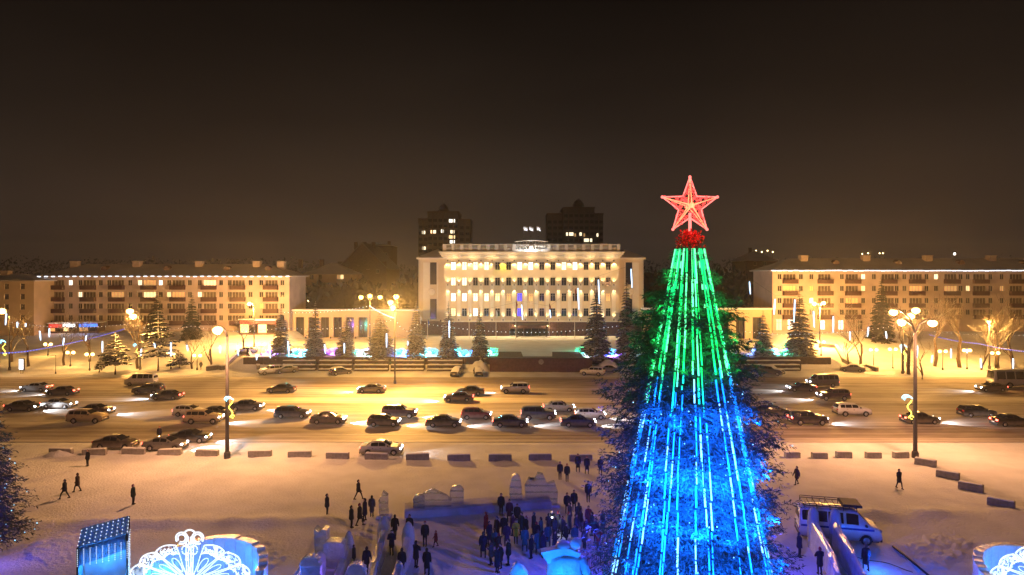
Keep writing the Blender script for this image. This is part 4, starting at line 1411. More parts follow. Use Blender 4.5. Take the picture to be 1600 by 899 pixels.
# hanging light tubes
ORD = 'first second third fourth fifth sixth seventh eighth ninth tenth eleventh twelfth thirteenth fourteenth fifteenth'.split()
TUBES = [[(10, 490, 508), (27, 503, 512), (40, 505, 511), (62, 517, 532), (77, 513, 527), (100, 528, 540), (135, 524, 533), (160, 533, 551), (221, 545, 558), (241, 536, 544), (267, 535, 557), (292, 539, 549), (344, 540, 552), (371, 540, 556), (401, 553, 563)],
         [(421, 540, 560), (450, 533, 558), (507, 538, 553), (538, 536, 552), (604, 521, 543), (637, 533, 540), (702, 501, 528), (815, 476, 500), (859, 484, 497), (903, 450, 484), (935, 437, 475), (986, 420, 450)],
         [(1171, 440, 460), (1211, 467, 492), (1242, 468, 504), (1271, 486, 512), (1302, 494, 520), (1328, 518, 532), (1357, 511, 526), (1384, 518, 529), (1409, 540, 552), (1434, 540, 560), (1457, 555, 567), (1486, 545, 560), (1511, 545, 552), (1532, 560, 575), (1583, 560, 577)]]
for gi, (grp, sidename) in enumerate(zip(TUBES, ('the left park', 'the terrace and facade', 'the right park'))):
    Y = 127.5
    q = MB()
    tops = [at(a, b_ - 4, Y) for a, b_, c_ in grp]
    hi = [Vector((p.x, p.y, max(p.z, 0) + .15)) for p in tops]
    wt = thing('hanger_cable', ('thin dark cable carrying the light tubes over ' + sidename), 'cable', hi[0], 0)
    q.tube([p - hi[0] for p in hi], .015, 4)
    q.build('cable', 'wire', wt)
    for i, ((a, b_, c_), tp) in enumerate(zip(grp, tops)):
        top, bot = at(a, b_, Y), at(a + random.choice((-1.5, 1.5, 0)), c_, Y)
        nb_ = 'leftmost' if i == 0 else ('rightmost' if i == len(grp) - 1 else ORD[i] + ' from the left')
        t = thing('light_tube', 'hanging blue white light tube over ' + sidename + ', ' + nb_, 'light tube', top, 0, 'hanging light tubes over ' + sidename)
        MB().tube([(0, 0, -.05), (bot - top) * .5, bot - top], [.10, .13, .07], 6).build('glowing_tube', 'led_tube_blue', t)
        MB().tube([(0, 0, -.06), tp + Vector((0, 0, .15)) - top], .02, 4).build('cord', 'wire', t)
# lit ornaments on lamp posts
def ornament(px, py, Y, s, label, rz=0):
    p = at(px, py, Y)
    t = thing('lit_ornament', label, 'light ornament', p, rz, 'blue and yellow ornaments on lamp posts')
    q = MB()
    for k in range(3):
        q.tube([(s * (.15 * k - .4) + s * .5 * math.cos(u), 0, s * (.8 - .12 * k) + s * .35 * math.sin(u)) for u in np.linspace(.3, 3.4, 9)], .06 * s, 5)
    q.build('blue_plume', 'deco_cyan', t)
    q = MB()
    q.tube([(s * (.25 * math.cos(u * 1.4)), 0, s * (.5 - u * .36)) for u in np.linspace(0, 6, 26)], .07 * s, 5)
    q.tube([(s * .3 + s * .2 * math.cos(u), 0, -s * 1.6 + s * .2 * math.sin(u)) for u in np.linspace(0, 5, 10)], .06 * s, 5)
    q.build('yellow_scroll', 'deco_yellow', t)
    MB().box(-s * .5, s * .5, .06, .12, -s * .1, 0).build('bracket', 'metal_dark', t)
ornament(360.5, 633, 68.2, .75, 'blue and yellow lit ornament on the tall left street lamp')
ornament(1421, 632, 68.2, .85, 'blue and yellow lit ornament on the tall right street lamp')
ornament(215, 546, 134, 1.0, 'blue and yellow lit ornament beside the tallest pine')
ornament(1414, 549, 126, 1.1, 'blue and yellow lit ornament on the far right lamp')
ornament(6, 541, 137, 1.1, 'blue and yellow lit ornament at the left edge')
# glowing shrubs at the feet of the spruces
SHR = []
for sd in range(3):
    rng = random.Random(200 + sd)
    q = MB()
    for k in range(46):
        a = rng.uniform(0, 6.28)
        l = rng.uniform(.5, 1.15)
        c = Vector((rng.uniform(-.35, .35), rng.uniform(-.35, .35), 0))
        q.tube([c, c + Vector((math.cos(a) * l * .35, math.sin(a) * l * .35, l * .75)), c + Vector((math.cos(a) * l * .95, math.sin(a) * l * .95, l * rng.uniform(.6, 1.0)))], [.03, .024, .014], 4)
    tw = q.mesh('twigs', 'bark')
    q = MB()
    for k in range(120):
        a = rng.uniform(0, 6.28)
        r_ = rng.uniform(.3, 1.25)
        q.octa((math.cos(a) * r_, math.sin(a) * r_, rng.uniform(.15, 1.15)), rng.uniform(.04, .10))
    bd = q.mesh('light_beads', 'bush_cyan')
    SHR.append((tw, bd))
SHN = {'cyan': (.1, .7, 1), 'teal': (.04, .9, .65), 'purple': (.45, .15, 1), 'blue': (.08, .25, 1), 'white': (.8, .93, 1), 'green': (.05, .9, .4)}
for i, (px, py, c, wh) in enumerate(((424, 555, 'purple', 'leftmost at the terrace kerb'), (463, 554, 'teal', 'between the first two spruces, left one'), (474, 555, 'cyan', 'between the first two spruces, right one'), (497, 555, 'blue', 'at the foot of the second spruce'), (512, 555, 'purple', 'just right of the second spruce'), (526, 553, 'purple', 'left of the third spruce'),
        (552, 555, 'teal', 'at the foot of the third spruce'), (567, 555, 'white', 'left of the broad fourth spruce'), (583, 552, 'blue', 'at the left foot of the broad spruce'), (607, 555, 'purple', 'at the right foot of the broad spruce'), (624, 554, 'teal', 'by the thin roadside pole'), (640, 556, 'blue', 'at the left foot of the fifth spruce'), (661, 556, 'cyan', 'at the right foot of the fifth spruce'),
        (676, 553, 'cyan', 'between the fifth and sixth spruces'), (712, 553, 'teal', 'at the right foot of the sixth spruce'), (724, 556, 'cyan', 'left of the narrow seventh spruce'), (744, 556, 'blue', 'at the foot of the narrow seventh spruce'), (759, 556, 'white', 'at the right foot of the narrow seventh spruce'), (770, 552, 'green', 'at the left end of the tribune ramp'),
        (907, 551, 'green', 'at the right end of the tribune ramp'), (921, 557, 'white', 'at the foot of the tall dark spruce'), (945, 556, 'blue', 'between the two tall dark spruces, left one'), (955, 555, 'cyan', 'between the two tall dark spruces, middle one'), (968, 557, 'purple', 'at the left foot of the tallest dark spruce'),
        (1182, 554, 'blue', 'below the short right hand spruce'), (1205, 553, 'cyan', 'between the two right hand spruces, left one'), (1222, 556, 'green', 'between the two right hand spruces, right one'), (1240, 554, 'purple', 'at the foot of the broad right spruce'))):
    p = gp(px, py, TZ)
    t = thing('glowing_shrub', c + ' glowing shrub on the terrace, ' + wh, 'lit shrub', p, random.uniform(0, 6), 'coloured glowing shrubs on the terrace')
    tw, bd = SHR[i % 3]
    obj('twigs', tw, t)
    o = obj('light_beads', bd, t, mat='bush_' + c)
    tag(o, kind='stuff')
    if i % 2 == 0 or c in ('white', 'cyan'):
        for s_ in (-.45, .45):
            MB().ball((s_, -.9, .32), .22, 8).build('ball_lamp', 'bush_white', t)
    light('POINT', t, (0, -1.2, .9), 1250, SHN[c], .3)
# ---------------------------------------------------------------- vehicles
TYPES = {
    'sedan': dict(L=4.4, W=1.74, H=1.46, top=((-.5, .46), (-.485, .62), (-.46, .68), (-.33, .71), (-.20, .95), (-.12, .995), (0, 1), (.08, .97), (.245, .69), (.40, .62), (.475, .54), (.5, .40)), belt=.66, wb=.61, wr=.30,
                  side=((-.215, -.045), (-.03, .125)), ws=(.085, .235), rw=(-.325, -.205), low=.13),
    'hatch': dict(L=4.0, W=1.72, H=1.50, top=((-.5, .46), (-.488, .64), (-.455, .78), (-.40, .93), (-.30, .99), (-.1, 1), (.05, .97), (.235, .69), (.40, .61), (.475, .53), (.5, .40)), belt=.66, wb=.62, wr=.30,
                  side=((-.37, -.26), (-.245, -.07), (-.055, .12)), ws=(.06, .225), rw=(-.478, -.405), low=.13),
    'wagon': dict(L=4.5, W=1.76, H=1.52, top=((-.5, .46), (-.49, .64), (-.465, .80), (-.42, .94), (-.33, .99), (-.1, 1), (.06, .97), (.23, .68), (.40, .61), (.475, .53), (.5, .40)), belt=.65, wb=.61, wr=.30,
                  side=((-.40, -.27), (-.255, -.08), (-.065, .11)), ws=(.07, .22), rw=(-.482, -.425), low=.13),
    'suv': dict(L=4.6, W=1.86, H=1.72, top=((-.5, .45), (-.49, .62), (-.475, .78), (-.44, .94), (-.35, .99), (-.1, 1), (.06, .98), (.20, .71), (.40, .66), (.475, .58), (.5, .42)), belt=.66, wb=.60, wr=.355,
                side=((-.41, -.28), (-.265, -.09), (-.075, .095)), ws=(.068, .19), rw=(-.485, -.445), low=.17),
    'minibus': dict(L=5.0, W=1.95, H=2.15, top=((-.5, .35), (-.497, .6), (-.485, .93), (-.45, .99), (-.2, 1), (.16, .99), (.22, .96), (.36, .62), (.46, .53), (.49, .45), (.5, .33)), belt=.58, wb=.58, wr=.33,
                    side=((-.46, -.345), (-.33, -.155), (-.14, .04), (.075, .22)), ws=(.225, .345), rw=(-.4965, -.49), low=.13),
    'bus': dict(L=11.5, W=2.5, H=3.0, top=((-.5, .35), (-.498, .6), (-.49, .95), (-.47, .99), (0, 1), (.46, .99), (.485, .94), (.497, .5), (.5, .3)), belt=.45, wb=.52, wr=.48,
                side=tuple((-.47 + k * .135, -.35 + k * .135) for k in range(7)), ws=(.4855, .4965), rw=(-.4978, -.4905), low=.12),
}
def lerp_tab(tab, x):
    if x <= tab[0][0]:
        return tab[0][1]
    for (a, va), (b_, vb) in zip(tab[:-1], tab[1:]):
        if x <= b_:
            return va + (vb - va) * (x - a) / (b_ - a)
    return tab[-1][1]
def make_car(kind):
    P = TYPES[kind]
    L_, W_, H_ = P['L'], P['W'], P['H']
    hw = W_ / 2
    root = thing(kind, 'proto', 'car')
    xw = [L_ * P['wb'] * -.5 + L_ * .0, L_ * P['wb'] * .5]
    off = .02 * L_
    xw = [x + off for x in xw]
    wr = P['wr']
    beltz = P['belt'] * H_
    def sec(u):
        x = u * L_
        tap = 1 - .16 * abs(2 * u) ** 5
        w = hw * tap
        zt = lerp_tab(P['top'], u) * H_
        zl = P['low'] * H_
        for xc in xw:
            d = abs(x - xc)
            if d < wr * 1.18:
                zl = max(zl, wr * .98 + math.sqrt(max(0, (wr * 1.18) ** 2 - d * d)) * .98)
        zl = min(zl, zt - .12)
        zb_ = min(beltz + .03 * H_ * -u, zt - .035)
        zb_ = max(zb_, zl + .05)
        g_ = max(0, (zt - beltz) / (H_ - beltz))
        wt = w * (.90 - .16 * g_)
        return x, [(w * .95, zl), (w, zl + (zb_ - zl) * .35), (w * .99, zl + (zb_ - zl) * .75), (w * .955, zb_), (wt, max(zb_ + .01, zt - .05 * H_ * (.4 + .6 * g_))), (wt * .72, max(zb_ + .015, zt - .008)), (0, max(zb_ + .02, zt))]
    us = sorted(set([round(v, 4) for v in np.linspace(-.5, .5, 47)] + [t[0] for t in P['top']]))
    q = MB()
    rings = []
    vs = []
    for u in us:
        x, h = sec(u)
        ring = [(x, y, z) for y, z in h] + [(x, -y, z) for y, z in h[-2::-1]]
        vs += ring
    nr = 13
    fs = []
    for i in range(len(us) - 1):
        for k in range(nr):
            k2 = (k + 1) % nr
            fs.append((i * nr + k, i * nr + k2, (i + 1) * nr + k2, (i + 1) * nr + k))
    fs.append(tuple(range(nr)))
    fs.append(tuple((len(us) - 1) * nr + k for k in range(nr - 1, -1, -1)))
    q.add(vs, fs, 0, True)
    q.build('body', 'paint_black', root)
    # underbody
    MB().box(-L_ * .46, L_ * .46, -hw * .86, hw * .86, P['low'] * H_ * .85, P['low'] * H_ + .30).build('underbody', 'plastic_black', root)
    eps = .014
    for a, b_ in P['side']:
        for sg in (-1, 1):
            q = MB()
            vv, ff = [], []
            n_ = 4
            for i in range(n_ + 1):
                u = a + (b_ - a) * i / n_
                x, h = sec(u)
                p3, p4 = h[3], h[4]
                for t in (.10, .93):
                    vv.append((x, sg * (p3[0] + (p4[0] - p3[0]) * t + eps), p3[1] + (p4[1] - p3[1]) * t + .004))
            for i in range(n_):
                ff.append((2 * i, 2 * i + 2, 2 * i + 3, 2 * i + 1) if sg < 0 else (2 * i, 2 * i + 1, 2 * i + 3, 2 * i + 2))
            q.add(vv, ff, 0, True)
            q.build('side_window', 'car_glass', root)
    for nm, (a, b_) in (('windscreen', P['ws']), ('rear_window', P['rw'])):
        q = MB()
        vv, ff = [], []
        n_ = 4
        for i in range(n_ + 1):
            x, h = sec(a + (b_ - a) * i / n_)
            y5, y4 = h[5][0], h[4][0]
            sx = eps * (1 if nm == 'windscreen' else -1)
            for y, z in ((-y4 * .93, h[4][1] + .2 * (h[5][1] - h[4][1])), (-y5, h[5][1]), (0, h[6][1]), (y5, h[5][1]), (y4 * .93, h[4][1] + .2 * (h[5][1] - h[4][1]))):
                vv.append((x + sx * .8, y, z + eps))
        for i in range(n_):
            for k in range(4):
                ff.append((i * 5 + k, (i + 1) * 5 + k, (i + 1) * 5 + k + 1, i * 5 + k + 1))
        q.add(vv, ff, 0, True)
        q.build(nm, 'car_glass', root)
    ty = MB()
    T = Matrix.Rotation(R(90), 4, 'X')
    lz = MB().lathe([(wr * .62, -.10), (wr * .95, -.11), (wr, -.07), (wr, .07), (wr * .95, .11), (wr * .62, .10)], 18)
    ty.add([T @ Vector(p) for p in lz.v], lz.f, 0, True)
    tm = ty.mesh('wheel', 'rubber')
    rmq = MB()
    lz = MB().lathe([(wr * .2, -.105), (wr * .6, -.112), (wr * .64, -.10), (wr * .64, .10), (wr * .6, .112), (wr * .2, .105)], 14)
    rmq.add([T @ Vector(p) for p in lz.v], lz.f, 0, True)
    for k in range(5):
        a = 6.283 * k / 5
        for sg in (-1, 1):
            rmq.tube([(0, .118 * sg, 0), (math.cos(a) * wr * .55, .12 * sg, math.sin(a) * wr * .55)], [.05, .03], 4)
    rm = rmq.mesh('rim', 'rim')
    for xc in xw:
        for sg in (-1, 1):
            w_ = obj('wheel', tm, root, (xc, sg * (hw * .97 - .11), wr))
            obj('rim', rm, w_)
    zh = lerp_tab(P['top'], .47) * H_ * .90
    zr_ = .56 * H_ if kind in ('sedan', 'suv', 'hatch', 'wagon') else .40 * H_
    hl = MB().ball((0, 0, 0), .14, 8, 0, .6).mesh('headlight', 'headlight_off')
    tl = MB().bevbox(-.05, .05, -.16, .16, -.09, .09, .03).mesh('taillight', 'taillight_off')
    xf = L_ * .478
    yf = sec(.478)[1][1][0]
    for sg in (-1, 1):
        obj('headlight', hl, root, (xf, sg * (yf - .12), zh))
        o = obj('taillight', tl, root, (-L_ * .489, sg * (sec(-.489)[1][2][0] - .16), zr_))
    MB().bevbox(L_ * .465, L_ * .503, -yf * .96, yf * .96, P['low'] * H_, P['low'] * H_ + .26, .05).build('front_bumper', 'plastic_black', root)
    MB().bevbox(-L_ * .503, -L_ * .465, -yf * .96, yf * .96, P['low'] * H_, P['low'] * H_ + .26, .05).build('rear_bumper', 'plastic_black', root)
    MB().box(L_ * .5, L_ * .5 + .02 + .003 * L_, -.26, .26, P['low'] * H_ + .27, P['low'] * H_ + .38).build('number_plate', 'plaster_white', root)
    MB().box(-L_ * .5 - .03, -L_ * .497, -.26, .26, P['low'] * H_ + .30, P['low'] * H_ + .41).build('number_plate', 'plaster_white', root)
    um = P['ws'][1] - .035
    xm, hm = sec(um)
    for sg in (-1, 1):
        MB().bevbox(xm - .08, xm + .04, sg * hm[3][0] - (.0 if sg > 0 else .2), sg * hm[3][0] + (.2 if sg > 0 else 0), hm[3][1] + .02, hm[3][1] + .17, .03).build('mirror', 'plastic_black', root)
    if kind not in ('bus',):
        for a, b_ in P['side'][-2:]:
            xs_, hs_ = sec(a + .03)
            for sg in (-1, 1):
                MB().bevbox(xs_ - .02, xs_ + .14, sg * hs_[2][0] - .02, sg * hs_[2][0] + .02, hs_[2][1] - .02, hs_[2][1] + .02, .008).build('door_handle', 'plastic_black', root)
    # snow blanket mesh (used on parked cars)
    q = MB()
    vv, ff = [], []
    uu = [u for u in us if -.47 < u < .46]
    for u in uu:
        x, h = sec(u)
        hgt = .10 + .05 * mnoise.noise(Vector((u * 9, 1, 0)))
        for y, z in ((-h[4][0] * .98, h[4][1] + .01), (-h[5][0], h[5][1] + hgt), (0, h[6][1] + hgt * 1.25), (h[5][0], h[5][1] + hgt), (h[4][0] * .98, h[4][1] + .01)):
            vv.append((x, y, z))
    for i in range(len(uu) - 1):
        for k in range(4):
            ff.append((i * 5 + k, (i + 1) * 5 + k, (i + 1) * 5 + k + 1, i * 5 + k + 1))
    q.add(vv, ff, 0, True)
    root['_snow'] = 1
    return root, q.mesh('snow_blanket', 'snow_plain')
PROTO = {k: make_car(k) for k in TYPES}
used = set()
def car(kind, px, py, paint, label, head=0, rz=None, lights=0, snow=False, group=None, name=None, tail=False, spot=1400):
    """px, py: photo pixel of the near wheels' ground line under the middle; head +1 drives right, -1 left"""
    root, snm = PROTO[kind]
    root = copy_tree(root)
    p = gpt(px, py)
    if rz is None:
        rz = 0 if head > 0 else math.pi
        p = p + Vector((0, TYPES[kind]['W'] / 2, 0))
        p.x = (px - 800) * p.y / F
    root.name = name or {'suv': 'parked_car' if not lights else 'car'}.get(kind, 'car')
    if kind == 'minibus':
        root.name = 'minibus'
    if kind == 'bus':
        root.name = 'bus'
    root.location = p + Vector((0, 0, .03))
    root.rotation_euler = (0, 0, rz)
    if '_snow' in root:
        del root['_snow']
    for k in ('label', 'category', 'group'):
        if k in root:
            del root[k]
    tag(root, label, {'minibus': 'van', 'bus': 'bus'}.get(kind, 'car'), group)
    for ch in root.children:
        nm = ch.name.split('.')[0]
        if nm == 'body':
            setmat(ch, 'paint_' + paint)
        elif nm == 'headlight' and lights:
            setmat(ch, 'headlight_blue' if lights == 2 else 'headlight_on')
        elif nm == 'taillight' and (lights or tail):
            setmat(ch, 'taillight_on')
    if snow:
        obj('snow_blanket', snm, root)
    if lights and spot:
        P = TYPES[kind]
        light('SPOT', root, (P['L'] * .52, 0, .75), spot, (.92, .95, 1.0) if lights == 1 else (.7, .85, 1), .12, (R(76), 0, R(-90)), 75, .7)
    return root
GN, GF, GP = 'cars driving right in the near lanes', 'cars driving left in the far lanes', 'cars parked beside the road'
# near lanes, heading right
for a in (('sedan', 36, 644, 'graphite', 'dark grey sedan at the left edge of the near lanes', 1), ('sedan', 92, 640, 'silver', 'silver sedan second from the left in the near lanes', 1),
          ('sedan', 150, 650, 'plum', 'dark purple sedan just behind the pale beige car', 1), ('suv', 137, 663, 'beige', 'pale beige crossover with the dark sedan at its front, left side', 0),
          ('hatch', 296, 652, 'white', 'white car half hidden behind the beige off roader', 1), ('suv', 319, 664, 'beige', 'large beige off roader left of the tall lamp', 1), ('sedan', 338, 654, 'graphite', 'dark car behind the beige off roader', 0),
          ('sedan', 386, 643, 'ink', 'dark car with bright headlights just right of the tall left lamp', 1), ('wagon', 457, 655, 'ink', 'dark blue wagon left of the dark sedan', 1), ('sedan', 513, 664, 'graphite', 'dark grey sedan in the nearest lane right of the wagon', 1),
          ('suv', 624, 655, 'plum', 'dark plum off roader behind the small black car', 1), ('hatch', 600, 668, 'black', 'small black hatchback with light roof rails in the nearest lane', 1), ('sedan', 693, 669, 'black', 'black sedan left of the dark red hatchback', 1),
          ('hatch', 744, 657, 'red', 'dark red hatchback in the middle of the road', 1), ('sedan', 797, 669, 'black', 'black sedan in the nearest lane below the tribune emblem', 1), ('suv', 841, 658, 'graphite', 'dark grey off roader behind the two black sedans', 1),
          ('sedan', 873, 645, 'silver', 'silver sedan with dark roof farthest of the near lanes', 1), ('hatch', 922, 657, 'white', 'white hatchback close to the big lit tree', 1), ('sedan', 903, 669, 'blue', 'dark blue sedan in the nearest lane left of the big tree', 1),
          ('sedan', 1208, 652, 'graphite', 'dark sedan coming out behind the right side of the big tree', 0), ('suv', 1262, 666, 'black', 'black off roader right of the big lit tree', 1), ('suv', 1331, 652, 'white', 'white crossover in the near lanes right of the big tree', 0),
          ('sedan', 1437, 664, 'black', 'black sedan behind the tall right lamp', 1), ('wagon', 1526, 653, 'black', 'black wagon near the right edge', 0), ('sedan', 1579, 668, 'black', 'black sedan cut by the right edge', 1)):
    car(*a[:5], 1, None, a[5], group=GN)
# far lanes, heading left
for a in (('sedan', 57, 613, 'silver', 'silver sedan in the far lanes near the left edge', 1), ('sedan', 98, 619, 'brown', 'dark brown sedan in the far lanes near the left edge', 1), ('suv', 232, 617, 'black', 'black off roader in front of the white minibus', 0), ('sedan', 262, 626, 'black', 'black sedan overlapping the black off roader', 2),
          ('sedan', 440, 615, 'black', 'black sedan alone in the far lane below the first bench tiers', 0), ('sedan', 581, 615, 'graphite', 'dark sedan with blue headlights in the far lanes', 2), ('sedan', 717, 629, 'plum', 'dark plum sedan with long headlight glow nearest of the far lanes', 1), ('sedan', 735, 619, 'black', 'black sedan partly hidden behind the plum sedan', 0),
          ('suv', 805, 616, 'silver', 'silver off roader in the far lanes below the dark red wall', 1), ('sedan', 1252, 613, 'black', 'black sedan in the far lanes right of the big tree', 1), ('minibus', 1285, 606, 'grey', 'grey van behind the black sedan in the far lanes', 1), ('suv', 1302, 627, 'plum', 'dark plum off roader in the far lanes right of the big tree', 1),
          ('sedan', 1549, 613, 'brown', 'dark brown sedan in front of the bus at right', 1)):
    car(*a[:5], -1, None, a[5], group=GF)
car('bus', 1600, 607, 'silver', 'long pale bus with dim lit windows cut by the right edge', -1, None, 0)
car('minibus', 221, 604, 'white', 'white minibus beside the snow bank across the road at left', -1, None, 0)
# parked
for kind, px, py, paint, lab, rz, sn in (('suv', 424, 585, 'white', 'white car parked nose out before the leftmost bench tiers', R(215), False), ('sedan', 447, 583, 'grey', 'snow covered dark car beside the white one at the leftmost tiers', R(215), True),
        ('hatch', 532, 586, 'black', 'snow covered dark hatchback parked before the second bench tiers', R(35), True), ('hatch', 713, 587, 'black', 'snow covered dark car parked nose out left of the tribune wall', R(262), True), ('hatch', 747, 587, 'black', 'snow covered car parked nose out just at the left end of the tribune wall', R(278), True),
        ('suv', 926, 587, 'white', 'white crossover parked aslant before the right end of the tribune wall', R(160), False), ('sedan', 951, 582, 'grey', 'snow covered car behind the white crossover at the right snow heap', R(160), True), ('suv', 1205, 586, 'graphite', 'snow topped dark car parked before the right bench tiers', R(318), True),
        ('sedan', 1332, 581, 'grey', 'snow buried car in the roadside snow right of the tiers', R(155), True)):
    car(kind, px, py, paint, lab, 0, rz, 0, sn, GP)
car('sedan', 181, 704, 'brown', 'brown sedan parked behind the concrete blocks at left', 1, None, 0, False, GP, spot=0)
car('sedan', 258, 706, 'grey', 'grey sedan with lit headlights parked left of the tall lamp', 1, None, 1, False, GP)
car('sedan', 297, 694, 'black', 'black sedan with bluish headlights beside the grey sedan', 1, None, 2, False, GP)
car('sedan', 596, 713, 'silver', 'old silver sedan standing behind a concrete block in the middle', 1, None, 1, False, GP, spot=500)
car('sedan', 385, 537, 'white', 'distant white car on the upper street left of the terrace', -1, None, 0)
# police style minibus on the square
van = car('minibus', 1308, 842, 'white', 'white and blue minibus with roof rack beside the big lit tree', 0, R(-14), 0)
van.scale = (1.08, 1.08, 1.08)
q = MB()
for y in (-.8, .8):
    q.tube([(-2.2, y, 2.32), (1.0, y, 2.32)], .03, 5)
for k in range(9):
    x = -2.2 + 3.2 * k / 8
    q.tube([(x, -.8, 2.32), (x, .8, 2.32)], .025, 5)
    for y in (-.8, .8):
        if k % 2 == 0:
            q.tube([(x, y, 2.10), (x, y, 2.45)], .022, 4)
for y in (-.8, .8):
    q.tube([(-2.2, y, 2.45), (1.0, y, 2.45)], .025, 5)
q.build('roof_rack', 'metal_dark', van)
MB().bevbox(.2, 1.35, -.75, .75, 2.36, 2.52, .05).build('roof_box', 'plastic_black', van)
for sg in (-1, 1):
    MB().bevbox(-2.4, 2.0, sg * .972 - .012, sg * .972 + .012, .98, 1.10, .004).build('blue_stripe', 'sign_blue', van)

def drop(o):
    for c_ in list(o.children):
        drop(c_)
    bpy.data.objects.remove(o)
for r_, _ in PROTO.values():
    drop(r_)
# ---------------------------------------------------------------- concrete blocks
FB = [MB().bevbox(-w / 2, w / 2, -.25, .25, -.1, .60, .035, jit=.012).mesh('concrete_block', 'concrete') for w in (2.35, 1.55)]
for m_ in FB:
    m_.materials.append(M['snow_plain'])
cap = [MB().bevbox(-w / 2 + .04, w / 2 - .04, -.22, .22, .60, .68, .05, jit=.015).mesh('snow_cap', 'snow_plain') for w in (2.35, 1.55)]
blk = [(92, 711, 0, 'leftmost concrete block, beside the small snow heap'), (147, 711, 0, 'concrete block behind the person in long coat at left'), (205, 711, 0, 'concrete block before the brown sedan'), (264, 712, 0, 'concrete block before the grey sedan'), (322, 713, 0, 'concrete block just left of the tall left lamp'),
       (405, 714, 0, 'concrete block just right of the tall left lamp'), (466, 716, 0, 'second concrete block right of the tall left lamp'), (527, 717, 0, 'concrete block left of the silver sedan'), (588, 718, 0, 'dark concrete block before the silver sedan'), (652, 719, 0, 'greenish concrete block right of the silver sedan'),
       (717, 720, 0, 'concrete block below the black sedans, left of two'), (781, 720, 0, 'concrete block in the middle of the row'), (844, 720, 0, 'concrete block left of the standing group of people'), (907, 720, 0, 'concrete block behind the standing group of people'),
       (1240, 717, 1, 'first short concrete block right of the big tree'), (1281, 717, 1, 'second short concrete block right of the big tree'), (1322, 717, 1, 'third short concrete block right of the big tree'), (1365, 716, 1, 'fourth short concrete block right of the big tree'), (1409, 716, 1, 'short concrete block touching the tall right lamp')]
for px, py, k, lab in blk:
    t = thing('concrete_block', lab, 'concrete block', gp(px, py) + Vector((0, .25, 0)), random.uniform(-.09, .09), 'concrete blocks along the edge of the square')
    t.rotation_euler.x, t.rotation_euler.y = random.uniform(-.04, .04), random.uniform(-.03, .03)
    t.location.y += random.uniform(-.25, .25)
    obj('block', FB[k], t)
    obj('snow_cap', cap[k], t)
for px, py, lab in ((1446, 727, 'first slanted concrete block below the tall right lamp'), (1481, 747, 'second slanted concrete block in the right line'), (1517, 766, 'third slanted concrete block in the right line'), (1564, 792, 'last slanted concrete block near the right edge')):
    t = thing('concrete_block', lab, 'concrete block', gp(px, py), R(-42), 'concrete blocks along the edge of the square')
    o = obj('block', FB[1], t)
    o2 = obj('snow_cap', cap[1], t)
    o.scale = o2.scale = (1.2, 1, 1)

# ---------------------------------------------------------------- people
def blob(parts, voxel, ratio, name, mats):
    """parts: (a, b, ra, rb, material index); grown together into one surface"""
    bmv = MB()
    for a, b_, ra, rb, mi in parts:
        a, b_ = Vector(a), Vector(b_)
        d = b_ - a
        pts = [a - d.normalized() * ra * .7, a - d.normalized() * ra * .35, a, a.lerp(b_, .5), b_, b_ + d.normalized() * rb * .35, b_ + d.normalized() * rb * .7] if d.length > 1e-4 else None
        if pts is None:
            bmv.ball(a, ra, 10)
        else:
            bmv.tube(pts, [ra * .55, ra * .88, ra, (ra + rb) / 2, rb, rb * .88, rb * .55], 10)
    me = bmv.mesh('tmp', mats[0])
    o = bpy.data.objects.new('tmp', me)
    COL.objects.link(o)
    md = o.modifiers.new('r', 'REMESH')
    md.mode = 'VOXEL'
    md.voxel_size = voxel
    s2 = o.modifiers.new('s', 'SMOOTH')
    s2.iterations = 3
    dc = o.modifiers.new('d', 'DECIMATE')
    dc.ratio = ratio
    dg = bpy.context.evaluated_depsgraph_get()
    me2 = bpy.data.meshes.new_from_object(o.evaluated_get(dg))
    bpy.data.objects.remove(o)
    me2.name = name
    me2.materials.clear()
    for m_ in mats:
        me2.materials.append(M[m_])
    segs = [(Vector(a), Vector(b_), ra, rb, mi) for a, b_, ra, rb, mi in parts]
    for poly in me2.polygons:
        c = poly.center
        best, bm_ = 1e9, 0
        for a, b_, ra, rb, mi in segs:
            d = b_ - a
            t = max(0, min(1, (c - a).dot(d) / max(d.length_squared, 1e-9)))
            dist = (c - a.lerp(b_, t)).length - (ra + (rb - ra) * t)
            if dist < best:
                best, bm_ = dist, mi
        poly.material_index = bm_
        poly.use_smooth = True
    return me2
